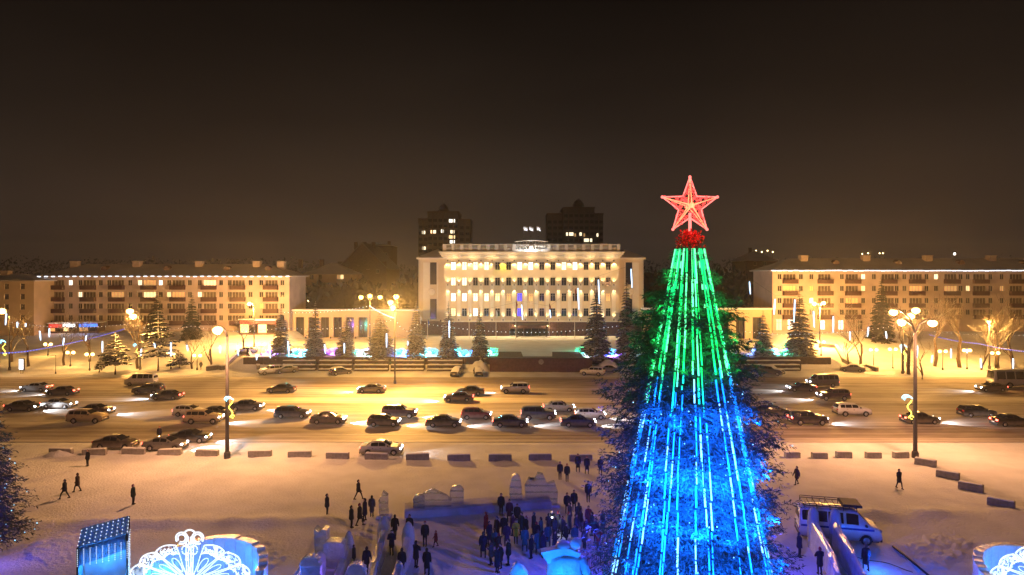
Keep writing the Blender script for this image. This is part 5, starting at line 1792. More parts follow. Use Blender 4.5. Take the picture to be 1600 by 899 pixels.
def make_person(pose, coatlen):
    # x forward, z up; 1.74 m tall
    st = dict(stand=0, walk=.26, stride=.36, wide=.05, arms=.03)[pose]
    body, coat, hat = [], [], []
    hip, sh = .90, 1.42
    for sg, fx in ((1, st), (-1, -st)):
        y = .09 * sg * (1.6 if pose == 'wide' else 1)
        knee = (fx * .62 + (.06 if fx < 0 else .03), y, .48)
        foot = (fx, y, .09)
        body.append(((0, .085 * sg, hip), knee, .092, .066, 2))
        body.append((knee, foot, .064, .048, 2))
        body.append(((foot[0] - .05, y, .05), (foot[0] + .15, y, .045), .052, .045, 3))
        s0 = (0, .19 * sg, sh)
        sw = -fx * .8
        if pose == 'arms' :
            el, hd = (.12, .25 * sg, 1.16), (.30, .10 * sg, 1.24)
        else:
            el, hd = (sw * .35 - .02, .255 * sg, 1.13), (sw * .8 + .05, .25 * sg, .88)
        coat.append((s0, el, .075, .062, 0))
        coat.append((el, hd, .062, .05, 0))
        hd = Vector(hd)
        dv = (hd - Vector(el)).normalized()
        body.append((s0, el, .05, .045, 0))
        body.append((el, hd, .04, .032, 0))
        body.append((hd, hd + dv * .09, .036, .034, 4))
        fb = hd + dv * .10
        for k in range(4):
            o_ = (k - 1.5) * .018
            body.append((fb + Vector((o_, 0, 0)), fb + Vector((o_ + .012, 0, 0)) + dv * (.065 - .008 * abs(k - 1.4)), .011, .009, 4))
        body.append((hd + dv * .03 + Vector((.03, 0, 0)), hd + dv * .085 + Vector((.055, 0, 0)), .013, .010, 4))
    body += [((0, 0, hip), (0, 0, 1.15), .14, .13, 2), ((0, 0, 1.15), (0, 0, 1.40), .13, .15, 0), ((0, 0, 1.42), (0, 0, 1.54), .06, .055, 0),
             ((.015, 0, 1.60), (.02, 0, 1.66), .085, .092, 0), ((.10, 0, 1.63), (.115, 0, 1.615), .018, .02, 0), ((0, .09, 1.63), (0, .095, 1.60), .018, .015, 0), ((0, -.09, 1.63), (0, -.095, 1.60), .018, .015, 0)]
    coat += [((0, -.12, sh), (0, .12, sh), .10, .10, 0), ((0, 0, 1.36), (0, 0, 1.05), .185, .175, 0), ((0, 0, 1.05), (0, 0, coatlen + .05), .18, .205, 0), ((0, 0, 1.47), (0, 0, 1.52), .085, .08, 0)]
    bm_ = blob(body, .016, .22, 'person', ['skin', 'hair', 'trousers', 'boots', 'boots'])
    cm = blob(coat, .03, .35, 'coat', ['coat_black'])
    hat = blob([((-.012, 0, 1.66), (.0, 0, 1.71), .104, .085, 0), ((-.05, 0, 1.60), (-.03, 0, 1.66), .09, .10, 0), ((0, 0, 1.76), (0, 0, 1.78), .03, .03, 0)], .02, .4, 'hat', ['coat_black'])
    q = MB()
    for s_ in (-1, 1):
        q.ball((.098, .034 * s_, 1.655), .011, 6)
    q.box(.098, .107, -.025, .025, 1.572, 1.582)
    fm = q.mesh('face', 'hair')
    return bm_, cm, hat, fm
PP = [make_person(*a) for a in (('stand', .72), ('walk', .62), ('stride', .75), ('wide', .52), ('arms', .62), ('stand', .45))]
def person(px, py, var, coatc, label, rz=None, hgt=1.74, group='people on the square', hat=None):
    p = gpt(px, py)
    b_, c_, h_, f_ = PP[var]
    o = obj('person', b_)
    o.location = p + Vector((0, 0, .03))
    o.rotation_euler = (0, 0, random.uniform(0, 6.28) if rz is None else R(rz))
    s = hgt / 1.79
    o.scale = (s, s, s)
    tag(o, label, 'person', group)
    obj('coat', c_, o, mat='coat_' + coatc)
    obj('hat', h_, o, mat='coat_' + (hat or random.choice(['black', 'black', 'grey', 'brown', 'red'])))
    obj('face', f_, o)
for a in ((101, 780, 2, 'black', 'person in black striding left on the snow, left of a pair', 200), (121, 769, 1, 'brown', 'person in dark brown walking just behind the black clad one at left', 200), (137, 729, 0, 'black', 'person in long dark coat before the concrete blocks at left', 250), (208, 789, 0, 'green', 'lone person in greenish coat in the middle of the left square', 0),
          (511, 806, 0, 'black', 'lone standing person in black left of the small group', 0), (560, 781, 2, 'black', 'person in black striding right above the small group', 0), (549, 826, 0, 'black', 'person in long black coat, left of the small group', 30), (562, 822, 1, 'black', 'person in black walking in the middle of the small group', 0), (570, 815, 3, 'navy', 'person in dark blue behind the middle of the small group', 180),
          (581, 808, 5, 'grey', 'slim person in grey at the right of the small group', 90), (617, 842, 1, 'black', 'person in black between the ice parapets at the slide top', 90), (612, 868, 4, 'navy', 'person in blue bending at the top of the ice slide', 270), (640, 842, 0, 'black', 'person in black leaning on the right ice parapet', 260), (664, 854, 0, 'black', 'person in long black coat next to the child in red', 270),
          (573, 896, 1, 'black', 'dark person behind the ice figures, right of the small child', 90), (628, 899, 0, 'black', 'person in black at the bottom edge between slide and crowd', 90), (650, 888, 4, 'black', 'person in black at the foot of the ice parapet', 60), (667, 899, 3, 'black', 'bulky person in black at the bottom edge by the ice parapet', 80),
          (875, 750, 0, 'black', 'left person of the two standing close together by the blocks', 270), (886, 753, 0, 'black', 'right person of the two standing close together by the blocks', 270), (903, 738, 3, 'black', 'broad person in black before the last concrete block', 270), (917, 741, 3, 'navy', 'person in dark coat next to the big tree by the blocks', 270), (938, 742, 1, 'navy', 'person half hidden by the left boughs of the big tree', 270),
          (1245, 758, 1, 'brown', 'lone person walking left, right of the big lit tree', 200), (1405, 764, 1, 'black', 'lone person in black walking below the tall right lamp', 280), (1353, 893, 3, 'navy', 'person standing in front of the minibus bumper', 90), (1281, 899, 4, 'black', 'person at the bottom edge near the ice slide by the minibus', 90), (1249, 872, 0, 'navy', 'person in the dark boughs left of the minibus', 0),
          (919, 785, 0, 'navy', 'person standing apart above the crowd, nearest the big tree', 270), (897, 800, 0, 'black', 'person of the upper pair at the crowd, right one', 270), (886, 803, 0, 'black', 'person of the upper pair at the crowd, left one', 270), (783, 806, 0, 'black', 'person in long black coat before the ice wall', 270), (796, 816, 3, 'plum', 'person in plum jacket right of the long black coat', 270), (808, 822, 0, 'black', 'tall person in black before the ice wall, right of the plum jacket', 270),
          (806, 850, 4, 'yellow', 'person in bright yellow jacket in the crowd', 270), (755, 872, 3, 'navy', 'person in dark blue at the left border of the crowd', 90), (792, 855, 3, 'plum', 'person in purple jacket left of the yellow one', 90), (820, 862, 3, 'teal', 'person in blue jacket right of the yellow one', 90), (841, 868, 3, 'teal', 'person in teal jacket right of the blue one', 90)):
    person(*a[:5], rz=a[5], hgt=random.uniform(1.66, 1.8))
person(681, 855, 1, 'red', 'small child in red jacket beside the long black coat', 200, 1.15)
person(553, 880, 5, 'green', 'small child among the ice figures', 20, 1.2)
person(249, 690, 0, 'navy', 'person standing between the two parked sedans left of the lamp', 270)
crowd = [(760, 836), (766, 852), (775, 846), (772, 866), (780, 872), (766, 884), (787, 840), (800, 838), (815, 838), (824, 842), (834, 836), (846, 846), (838, 852), (856, 838), (866, 844), (858, 856), (872, 834), (880, 842), (890, 836), (900, 842),
         (884, 854), (898, 856), (908, 832), (914, 846), (924, 838), (905, 822), (892, 822), (920, 826), (930, 850), (914, 862), (848, 872), (866, 866), (830, 874), (783, 888), (796, 884), (776, 896), (940, 836), (936, 866)]
for i, (px, py) in enumerate(crowd):
    cc = random.choice(['black', 'black', 'navy', 'brown', 'grey', 'green', 'teal', 'plum', 'red', 'grey'])
    person(px + random.uniform(-2, 2), py, random.choice([0, 0, 1, 3, 3, 4, 5]), cc, 'person in ' + {'navy': 'dark blue', 'brown': 'dark brown', 'green': 'dark green'}.get(cc, cc) + ' coat inside the dense crowd left of the big lit tree', None, random.uniform(1.6, 1.82), 'dense crowd left of the big lit tree')
for px, py, lab in ((529, 557, 'distant person on the kerb left of the broad spruce'), (871, 526, 'distant person right of the entrance, left one'), (877, 526, 'distant person right of the entrance, middle one'), (885, 526, 'distant person right of the entrance, right one'), (314, 563, 'distant person under the globe lamp left of the street lamp'), (387, 556, 'distant person on the stairs left of the terrace')):
    person(px, py, random.choice([0, 1]), 'black', lab, None, 1.75, 'distant people beyond the road')
person(862, 834, 4, 'black', 'person in the crowd holding up a bright phone torch', 270, 1.75)
ph = thing('phone', 'bright phone torch held up in the crowd', 'phone', gpt(862, 834) + Vector((0, -.34, 1.30)))
MB().bevbox(-.04, .04, -.01, .01, -.08, .08, .008).build('case', 'plastic_black', ph)
MB().ball((0, -.03, .04), .045, 8).build('torch', 'phone_light', ph)
light('POINT', ph, (0, -.15, .04), 25, (.9, .97, 1), .03)
# ---------------------------------------------------------------- the big lit tree
CX, CY = (1078 - 800) * 38.0 / F, 38.0
ct = thing('christmas_tree', 'huge Christmas tree with green and blue light strips and a red star on top', 'Christmas tree', (CX, CY, 0))
ZT = 20.6
def r_strip(z):
    return .75 + (ZT - z) / ZT * 4.1
prof = ((0, 5.5), (3, 5.35), (6, 4.95), (8.5, 4.7), (11, 4.45), (13.5, 4.05), (15.5, 3.45), (17.2, 2.65), (18.6, 1.95), (19.8, 1.3), (20.6, .9), (21.2, .35))
rng = random.Random(11)
def r_tree(z, a):
    full = lerp_tab(prof, z)
    full *= .97 + (.46 - .22 * sm(13, 19, z)) * mnoise.noise(Vector((math.cos(a) * 2.9, math.sin(a) * 2.9, z * .75)))
    # boughs tied back under the strips on the open side, free at the flanks and rear, some clumps pushing through
    front = sm(.25, .8, -math.sin(a))
    nz_ = mnoise.noise(Vector((math.cos(a) * 4.2, math.sin(a) * 4.2, z * .8)))
    band = .9 * math.exp(-((z - 12.2) / 1.1) ** 2) + 1.0 * sm(5.0, 2.5, z) + .35 * math.exp(-((z - 18.2) / .8) ** 2)
    inner = r_strip(z) - .02 + max(0, nz_ - .06 + .36 * band) * 3.0
    return full * (1 - front) + min(inner, full) * front
v, f, mi = spruce_geo(21.0, r_tree, 33, 29, 24, rng, 0.0, .4, sub=11, wfac=.25, droop=.26, lift=.22, subl=(.18, .42), lvar=(.62, 1.16), thick=.42)
crown = obj('boughs', np_mesh('boughs', v, f, ['needles_tree']), ct)
MB().tube([(0, 0, -.3), (0, 0, 10), (0, 0, 21.2)], [.55, .4, .12], 10).build('trunk', 'bark', ct)
# added dark inner cone, blocks light and view straight through the boughs
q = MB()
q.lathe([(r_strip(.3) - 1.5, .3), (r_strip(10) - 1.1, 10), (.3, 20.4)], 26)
q.build('dark_inner_cone', 'needles_dark', ct)
# light strips: green above, blue below
NS = 36
angs = [6.283 * (i - .62 * (i % 3 == 1) * rng.random() + rng.uniform(-.45, .45)) / NS for i in range(NS)]
def seg_strip(a, z0, z1, mats, dash, gap, r):
    q = MB()
    z = z0
    wob, wa = rng.uniform(0, 6), a
    while z > z1:
        a = wa + .022 * math.sin(z * .55 + wob)
        ze = max(z - dash * rng.uniform(.7, 1.2), z1)
        p0 = (math.cos(a) * (r_strip(z) + .05), math.sin(a) * (r_strip(z) + .05), z)
        p1 = (math.cos(a) * (r_strip(ze) + .05), math.sin(a) * (r_strip(ze) + .05), ze)
        q.tube([p0, p1], r * (rng.uniform(.75, 1.2) if rng.random() > .10 else .3), 6, 1 if rng.random() < .3 else 0)
        z = ze - gap * rng.uniform(.5, 1.4)
    return q.build('light_strip', mats, ct)
for a in angs:
    sw = 12.3 + 2.4 * sm(-.2, .9, math.cos(a)) + rng.uniform(-1.7, 1.5)
    seg_strip(a, ZT - .1, sw + .25, ['strip_green', 'strip_green_hot'], 1.9, .08, .046)
    seg_strip(a, sw, rng.uniform(.3, 2.2), ['strip_blue', 'strip_blue_hot'], 1.2, .10, .042)
# twinkle bulbs in the boughs
q = MB()
vv = v.reshape(-1, 4, 3)
for k in range(650):
    p = vv[rng.randrange(len(vv)), 2]
    if p[2] < 13:
        q.octa(p, rng.uniform(.025, .05))
tag(q.build('twinkle_bulbs', 'strip_blue_hot', ct), kind='stuff')
# added unseen lamps outside the strips, lighting the boughs in their colours
BL, GR = (.002, .095, 1.0), (.02, 1.0, .16)
for z, n_, pw in ((1.2, 5, 700), (3.6, 6, 2000), (6.0, 6, 5200), (8.4, 6, 5200), (11.2, 5, 2200)):
    for k in range(n_):
        a = -152 + 124 * (k + .5) / n_
        rr = r_strip(z) + 1.5
        light('SPOT', ct, (math.cos(R(a)) * rr, math.sin(R(a)) * rr, z), pw, BL, .2, (R(90), 0, R(a + 90)), 118, .8)
for z, n_, pw in ((14.0, 4, 190), (15.4, 4, 190), (17.2, 4, 150), (19.0, 3, 110)):
    for k in range(n_):
        a = -175 + 170 * (k + .5) / n_
        rr = r_strip(z) + .9
        light('SPOT', ct, (math.cos(R(a)) * rr, math.sin(R(a)) * rr, z), pw, GR, .2, (R(90), 0, R(a + 90)), 130, .8)
for z, rr, pw in ((4, 6.2, 800), (8, 5.9, 360), (11, 5.4, 150)):  # added blue points beside the tree, brighten the flanks
    for a in (R(12), R(168)):
        light('POINT', ct, (math.cos(a) * rr, math.sin(a) * rr, z), pw, (.05, .05, 1), .05)
for a in (-60, -120):  # added low points in front, spill blue around the tree
    light('POINT', ct, (math.cos(R(a)) * 6.5, math.sin(R(a)) * 6.5, .8), 900, (.01, .12, 1), .2)
for z, rr in ((15.2, 4.2), (17.6, 3.1)):  # added green points, tint the upper flanks
    for a in (R(-14), R(194)):
        light('POINT', ct, (math.cos(a) * rr, math.sin(a) * rr, z), 40, GR, .05)
# red tinsel collar
q = MB()
for k in range(260):
    a = rng.uniform(0, 6.28)
    z = rng.uniform(20.5, 21.5)
    r0 = rng.uniform(.1, .7) * (1.5 - (z - 20.4) * .7)
    p0 = Vector((math.cos(a) * r0, math.sin(a) * r0, z))
    p1 = p0 + Vector((rng.uniform(-.3, .3), rng.uniform(-.3, .3), rng.uniform(-.25, .25)))
    q.tube([p0, (p0 + p1) / 2 + Vector((0, 0, .08)), p1], [.03, .055, .01], 4)
q.build('tinsel_collar', 'tinsel_red', ct)
light('POINT', ct, (0, -1.6, 21.7), 60, (1, .12, .10), .15)
# star
SZ = CH - (322 - YH) * 38 / F
SR, SI = (322 - 278) * 38 / F * 1.03, (322 - 278) * 38 / F * .42
star = obj('star', None, ct, (0, 0, 0)) if False else None
tips = [(SR * math.cos(R(90 + 72 * k)), SR * math.sin(R(90 + 72 * k))) for k in range(5)]
inn = [(SI * math.cos(R(126 + 72 * k)), SI * math.sin(R(126 + 72 * k))) for k in range(5)]
ring = [p for k in range(5) for p in (tips[k], inn[k])]
TH = .42
q = MB()
for k in range(10):
    a, c_ = ring[k], ring[(k + 1) % 10]
    q.tube([(a[0], 0, SZ + a[1]), (c_[0], 0, SZ + c_[1])], .042, 6)
for p in tips:
    q.ball((p[0], 0, SZ + p[1]), .09, 6)
so = q.build('star_frame', 'star_edge', ct)
for sgn in (-1, 1):
    q = MB()
    for p in tips:
        q.tube([(0, sgn * TH, SZ), (p[0] * .96, 0, SZ + p[1] * .96)], [.042, .018], 6)
    q.ball((0, sgn * TH, SZ), .17, 8)
    q.build('star_ribs', 'star_core', so)
    q = MB()
    for k in range(10):
        a, c_ = ring[k], ring[(k + 1) % 10]
        tri = [Vector((0, sgn * TH, SZ)), Vector((a[0], 0, SZ + a[1])), Vector((c_[0], 0, SZ + c_[1]))]
        for _ in range(9):
            u, w = rng.random(), rng.random()
            if u + w > 1:
                u, w = 1 - u, 1 - w
            p = tri[0] * (1 - u - w) + tri[1] * u + tri[2] * w
            pr = rng.uniform(.05, .10)
            ph0 = rng.uniform(0, 6)
            q.tube([p + Vector((pr * math.cos(ph0 + t), 0, pr * math.sin(ph0 + t))) for t in np.linspace(0, 4.6, 7)], .020, 4)
    tag(q.build('star_lattice', 'star_bead', so), kind='stuff')
MB().tube([(0, 0, 20.8), (0, 0, SZ - SI * .6)], .09, 8).build('star_pole', 'star_edge', ct)
light('POINT', ct, (0, -1.3, SZ), 40, (1, .25, .18), .3)
# fence round the tree
fn = thing('tree_fence', 'low dark railing round the foot of the big lit tree', 'fence', (CX, CY, 0))
NF = 30
for k in range(NF):
    a0, a1 = 6.283 * k / NF, 6.283 * (k + 1) / NF
    q = MB()
    rr = 6.7
    for z in (.25, .95):
        q.tube([(math.cos(a0) * rr, math.sin(a0) * rr, z), (math.cos(a1) * rr, math.sin(a1) * rr, z)], .03, 5)
    for j in range(7):
        a = a0 + (a1 - a0) * j / 7
        q.tube([(math.cos(a) * rr, math.sin(a) * rr, -.1 if j == 0 else .25), (math.cos(a) * rr, math.sin(a) * rr, 1.1 if j == 0 else .95)], .035 if j == 0 else .018, 4)
    q.build('railing_panel', 'metal_dark', fn)

# ---------------------------------------------------------------- spruce at the left edge
LX, LY = (-55 - 800) * 45.0 / F, 45.0
ls = thing('spruce_tree', 'big dark spruce with blue lights cut by the left edge', 'tree', (LX, LY, 0))
lz_top = CH - (500 - YH) * 45 / F
rg = random.Random(23)
def r_left(z, a):
    return 3.9 * max(.02, 1 - (z / lz_top) ** 1.25) * (1 + .22 * mnoise.noise(Vector((math.cos(a) * 2.4, math.sin(a) * 2.4, z * .6))))
v2, f2, m2 = spruce_geo(lz_top, r_left, 30, 15, 11, rg, 0.0, .9, sub=9, wfac=.24, droop=.28, lift=.16, subl=(.2, .44), thick=.3)
obj('crown', np_mesh('crown', v2, f2, ['needles_tree']), ls)
MB().tube([(0, 0, -.3), (0, 0, 8), (0, 0, lz_top)], [.35, .22, .03], 8).build('trunk', 'bark', ls)
q = MB()
vv = v2.reshape(-1, 4, 3)
for k in range(260):
    q.octa(vv[rg.randrange(len(vv)), 2], rg.uniform(.03, .06))
tag(q.build('light_beads', 'strip_blue_hot', ls), kind='stuff')
for z, px_, pw in ((1.6, 22, 75), (3.2, 16, 110), (5.2, 22, 120), (7.2, 12, 90), (9.4, 4, 60)):
    light('POINT', ls, ((px_ + 55) * 44 / F - .2, -2.2, z), pw * .8, (.09, .06, 1), .05)
light('POINT', ls, ((10 + 55) * 44 / F, -2.0, 8.4), 45, (.05, .7, .9), .05)

# ---------------------------------------------------------------- light sculptures
def fan(cx, cz, Y, s, label, backdrop=True):
    t = thing('light_fan', label, 'light sculpture', (cx, Y, 0), 0, 'white fan shaped light sculptures')
    n_ = 3
    MB().tube([(0, .1, -.1), (0, .1, cz)], .09, 6).build('post', 'metal_dark', t)
    rr = random.Random(5)
    def pol(a, r_):
        return (math.cos(a) * r_ * 3.95 * s, 0, cz + math.sin(a) * r_ * 2.55 * s)
    for side in (0, 1):
        for k in range(n_):
            a0, a1 = R(6 + 24 * k), R(6 + 24 * (k + 1) - 2)
            if side:
                a0, a1 = math.pi - a1, math.pi - a0
            am = (a0 + a1) / 2
            aa = np.linspace(a0, a1, 9)
            wv = lambda i: .06 * math.sin(math.pi * i / 8)
            outer = [pol(a, 1.0 + wv(i)) for i, a in enumerate(aa)]
            inner = [pol(a, .77 + wv(i)) for i, a in enumerate(aa)]
            q = MB()
            q.tube(outer, .04, 5)
            q.tube(inner, .032, 5)
            q.tube([outer[0], inner[0]], .03, 5)
            q.tube([outer[-1], inner[-1]], .03, 5)
            for _ in range(46):
                p = Vector(pol(rr.uniform(a0 + .03, a1 - .03), rr.uniform(.80, 1.02)))
                pr, ph0 = rr.uniform(.04, .08), rr.uniform(0, 6)
                q.tube([p + Vector((pr * math.cos(ph0 + u), 0, pr * math.sin(ph0 + u))) for u in np.linspace(0, 4.2, 6)], .016, 4)
            q.build('rim_panel', 'led_white', t)
            q = MB()
            for sg in (a0, a1):
                q.tube([pol(am + (sg - am) * .5, .12), pol(am + (sg - am) * .8, .45), pol(sg, .77)], .028, 5)
            q.tube([pol(am + .10 * math.sin(u), .5 - .2 * math.cos(u)) for u in np.linspace(0, 6.283, 14)], .022, 5)
            q.build('ray', 'led_white', t)
    q = MB()
    for x in (-.22, -.08, .08, .22):
        q.tube([(x * .6, -.05, cz), (x, -.05, cz + 2.0 * s), (x * .8, -.05, cz + 3.1 * s)], .03, 5)
    for sg in (-1, 1):
        q.tube([(sg * (.12 + .34 + .34 * math.cos(u)), -.05, cz + 3.0 * s + .34 * math.sin(u)) for u in np.linspace(-.6, 5.2, 18)], .045, 5)
        q.tube([(sg * (.12 + .34 + .22 * math.cos(u)), -.05, cz + 3.0 * s + .22 * math.sin(u)) for u in np.linspace(-.6, 5.2, 14)], .035, 5)
        q.tube([(sg * (.05 + .2 + .2 * math.cos(u)), -.05, cz + 2.2 * s + .25 * math.sin(u)) for u in np.linspace(0, 6, 12)], .03, 5)
    rr = random.Random(77)
    for _ in range(60):
        q.octa((rr.uniform(-.25, .25), -.07, cz + rr.uniform(.2, 3.1) * s), .05)
    q.tube([(.3 * math.cos(u), -.05, cz + 3.3 * s + .22 * math.sin(u)) for u in np.linspace(0, 3.14, 9)], .05, 5)
    q.build('middle_plume', 'led_white', t)
    light('POINT', t, (0, -1.4, .5), 60, (.2, .5, 1), .2)
    light('POINT', t, (0, 1.2, .8), 120, (.005, .20, 1), .2)
    return t
FX = (297 - 800) * 38.0 / F
fan(FX, 1.3, 38.0, .85, 'large white fan of lights with scrolls on top at the bottom left')
FX2 = (1640 - 800) * 38.0 / F
fan(FX2, 1.2, 38.0, .85, 'white fan of lights cut by the bottom right corner')
# ice backdrops behind the fans
def ice_wall_arc(cx, Y, r_, h, a0, a1, label, thick=.5, n_=14):
    t = thing('ice_backdrop', label, 'ice wall', (cx, Y, 0), 0, 'blue lit ice walls behind the light fans')
    for k in range(n_):
        a, b_ = R(a0 + (a1 - a0) * k / n_), R(a0 + (a1 - a0) * (k + 1) / n_)
        hh = h * (.78 + .22 * math.sin(math.pi * (k + .5) / n_)) + random.uniform(-.04, .04)
        q = MB()
        vs_ = []
        for z in (-.1, hh):
            for ang, rr in ((a + .004, r_), (b_ - .004, r_), (b_ - .004, r_ + thick), (a + .004, r_ + thick)):
                vs_.append((math.cos(ang) * rr, math.sin(ang) * rr, z))
        q.add(vs_, [(0, 3, 2, 1), (4, 5, 6, 7), (0, 1, 5, 4), (1, 2, 6, 5), (2, 3, 7, 6), (3, 0, 4, 7)])
        q.build('ice_block', 'ice', t)
    return t
b1 = ice_wall_arc(FX + .6, 37.6, 3.3, 2.7, 0, 175, 'blue lit curved ice wall behind the large light fan')
b2 = ice_wall_arc(FX2 - .2, 37.6, 3.2, 2.3, 30, 178, 'blue lit curved ice wall behind the corner light fan')
for b_, xs_ in ((b1, (-2.4, 0, 2.4)), (b2, (-2.6, -.8))):
    for x in xs_:
        light('POINT', b_, (x, 1.6, 1.2), 95, (.004, .20, 1), .2)
light('POINT', b1, (4.6, 1.5, 1.2), 70, (.03, .16, 1), .3)
light('POINT', b1, (7.2, 1.8, .8), 60, (.30, .12, 1), .1)
light('POINT', b2, (-5.2, 2.0, .9), 170, (.01, .12, 1), .08)
light('POINT', b2, (-7.5, 4.5, .9), 140, (.01, .12, 1), .05)
# lantern box of lights
bxo = thing('light_box', 'blue box shaped light booth with a dotted roof at the bottom left', 'light booth', ((163 - 800) * 40.0 / F, 40.0, 0), R(28))
q = MB()
hw_, hb = 1.25, 3.15
for x in (-hw_, hw_):
    for y in (-hw_, hw_):
        q.tube([(x, y, -.1), (x, y, hb + .25 * (y > 0) + .35 * (x > 0))], .06, 6)
q.build('frame', 'metal_dark', bxo)
def zroof(x, y):
    return hb + .125 * (y / hw_ + 1) + .175 * (x / hw_ + 1)
for (xa, ya, xb, yb, nm) in ((-hw_, -hw_, hw_, -hw_, 'front_sheet'), (hw_, -hw_, hw_, hw_, 'side_sheet'), (-hw_, hw_, hw_, hw_, 'back_sheet'), (-hw_, -hw_, -hw_, hw_, 'side_sheet')):
    q = MB()
    N_ = 12
    vs_ = []
    for i in range(N_ + 1):
        u = i / N_
        x, y = xa + (xb - xa) * u, ya + (yb - ya) * u
        bow = .05 * math.sin(u * 9)
        dx, dy = (0, bow) if abs(xb - xa) > .1 else (bow, 0)
        z0 = 0 if nm != 'front_sheet' else 2.05 + .5 * u
        vs_ += [(x * .97 + dx, y * .97 + dy, z0), (x * .97 + dx * .4, y * .97 + dy * .4, zroof(x, y) - .05)]
    q.add(vs_, [(2 * i, 2 * i + 2, 2 * i + 3, 2 * i + 1) for i in range(N_)], 0, True)
    o = q.build(nm, 'fabric_blue', bxo)
    md = o.modifiers.new('th', 'SOLIDIFY')
    md.thickness = .03
q = MB()
for i in range(10):
    for j in range(5):
        x, y = -hw_ + 2 * hw_ * i / 9, -hw_ + 2 * hw_ * (j + .3) / 5
        q.octa((x, y, zroof(x, y) + .06), .038)
for i in range(9):
    for j in range(9):
        q.octa((-hw_ + 2 * hw_ * i / 8, -hw_ - .06, 2.1 + 1.05 * j / 9), .03)
        q.octa((hw_ + .06, -hw_ + 2 * hw_ * i / 8, .4 + 2.8 * j / 9), .03)
tag(q.build('light_dots', 'led_white', bxo), kind='stuff')
q = MB()
q.add([(-hw_, -hw_, zroof(-hw_, -hw_)), (hw_, -hw_, zroof(hw_, -hw_)), (hw_, hw_, zroof(hw_, hw_)), (-hw_, hw_, zroof(-hw_, hw_)),
       (-hw_, -hw_, zroof(-hw_, -hw_) + .04), (hw_, -hw_, zroof(hw_, -hw_) + .04), (hw_, hw_, zroof(hw_, hw_) + .04), (-hw_, hw_, zroof(-hw_, hw_) + .04)],
      [(0, 3, 2, 1), (4, 5, 6, 7), (0, 1, 5, 4), (1, 2, 6, 5), (2, 3, 7, 6), (3, 0, 4, 7)])
q.build('roof_sheet', 'fabric_blue', bxo)
light('POINT', bxo, (0, 0, 1.5), 260, (.05, .38, 1), .3)
light('POINT', bxo, (.6, -2.0, .5), 150, (.05, .38, 1), .1)
light('POINT', bxo, (2.0, .2, .5), 130, (.08, .45, 1), .1)

# ---------------------------------------------------------------- ice and snow sculptures
def slab_shape(pts, thick, px, py, label, mat='ice', rz=0, name='ice_sculpture', jag=.0, group='ice sculptures on the square', s=1.0):
    """an ice figure: a carved slab with its own outline and a stepped base"""
    p = gp(px, py)
    t = thing(name, label, 'ice sculpture', p, rz, group)
    def clip(poly, zc, keep_above):
        out = []
        for k in range(len(poly)):
            a, b_ = poly[k], poly[(k + 1) % len(poly)]
            ia, ib = (a[1] >= zc) == keep_above, (b_[1] >= zc) == keep_above
            if ia:
                out.append(a)
            if ia != ib:
                u = (zc - a[1]) / (b_[1] - a[1])
                out.append((a[0] + (b_[0] - a[0]) * u, zc))
        return out
    full_ = [(x * s, z * s) for x, z in pts]
    cx_ = sum(p_[0] for p_ in full_) / len(full_)
    cz_ = sum(p_[1] for p_ in full_) / len(full_)
    zmax = max(p_[1] for p_ in full_)
    zc = 0.0
    while zc < zmax - .12:      # courses of sawn ice blocks
        zn = zc + .55 if zmax - zc - .55 > .3 else zmax + .1
        poly = clip(clip(full_, zc + .012, True), zn - .012, False)
        zc = zn
        if len(poly) < 3:
            continue
        q = MB()
        n_ = len(poly)
        jx, jy = random.uniform(-.03, .03), random.uniform(-.03, .03)
        for d, k in ((-thick / 2, .93), (-thick * .36, 1.0), (thick * .36, 1.0), (thick / 2, .93)):
            for x, z in poly:
                q.v.append((cx_ + (x - cx_) * k + jx + random.uniform(-.015, .015), d + jy + random.uniform(-.02, .02), z))
        for r_ in range(3):
            for i_ in range(n_):
                j_ = (i_ + 1) % n_
                q.f.append((r_ * n_ + i_, r_ * n_ + j_, (r_ + 1) * n_ + j_, (r_ + 1) * n_ + i_))
        q.f.append(tuple(range(n_ - 1, -1, -1)))
        q.f.append(tuple(3 * n_ + i_ for i_ in range(n_)))
        q.m = [0] * len(q.f)
        q.smooth = [False] * len(q.f)
        q.build('ice_block', mat, t)
    w = max(abs(x) for x, z in pts) * s
    MB().bevbox(-w - .15, w + .15, -thick * .8, thick * .8, -.1, .14, .04).build('base', 'snow_plain', t)
    return t
def arch(w, h, n_=9):
    return [(-w, 0)] + [(-w * math.cos(math.pi * i / (n_ - 1)), h - w * .7 + w * .7 * math.sin(math.pi * i / (n_ - 1))) for i in range(n_)] + [(w, 0)]
def scallop(w, h, n_=17):
    o_ = []
    for i in range(n_):
        a = math.pi * i / (n_ - 1)
        k = 1 + (.10 if i % 2 else 0)
        o_.append((-w * math.cos(a) * k, h - w + w * math.sin(a) * k))
    return [(-w * .92, 0)] + o_ + [(w * .92, 0)]
slab_shape(scallop(.62, 2.2), .5, 486, 925, 'rounded ice figure with scalloped edge left of its twin at the bottom edge')
slab_shape(scallop(.58, 1.75), .5, 558, 925, 'rounded ice figure with scalloped edge right of its twin at the bottom edge')
slab_shape([(-.55, 0), (-.6, 1.6), (-.62, 2.6), (-.2, 2.35), (.1, 2.6), (.45, 2.5), (.5, 1.4), (.55, 0)], .8, 504, 872, 'tall square violet ice block with notched top', s=.8)
slab_shape([(-.9, 0), (-.85, 2.0), (-.6, 2.2), (.6, 2.15), (.85, 1.9), (.9, 0)], .9, 524, 885, 'broad pale ice block right of the tall notched one', s=.8)
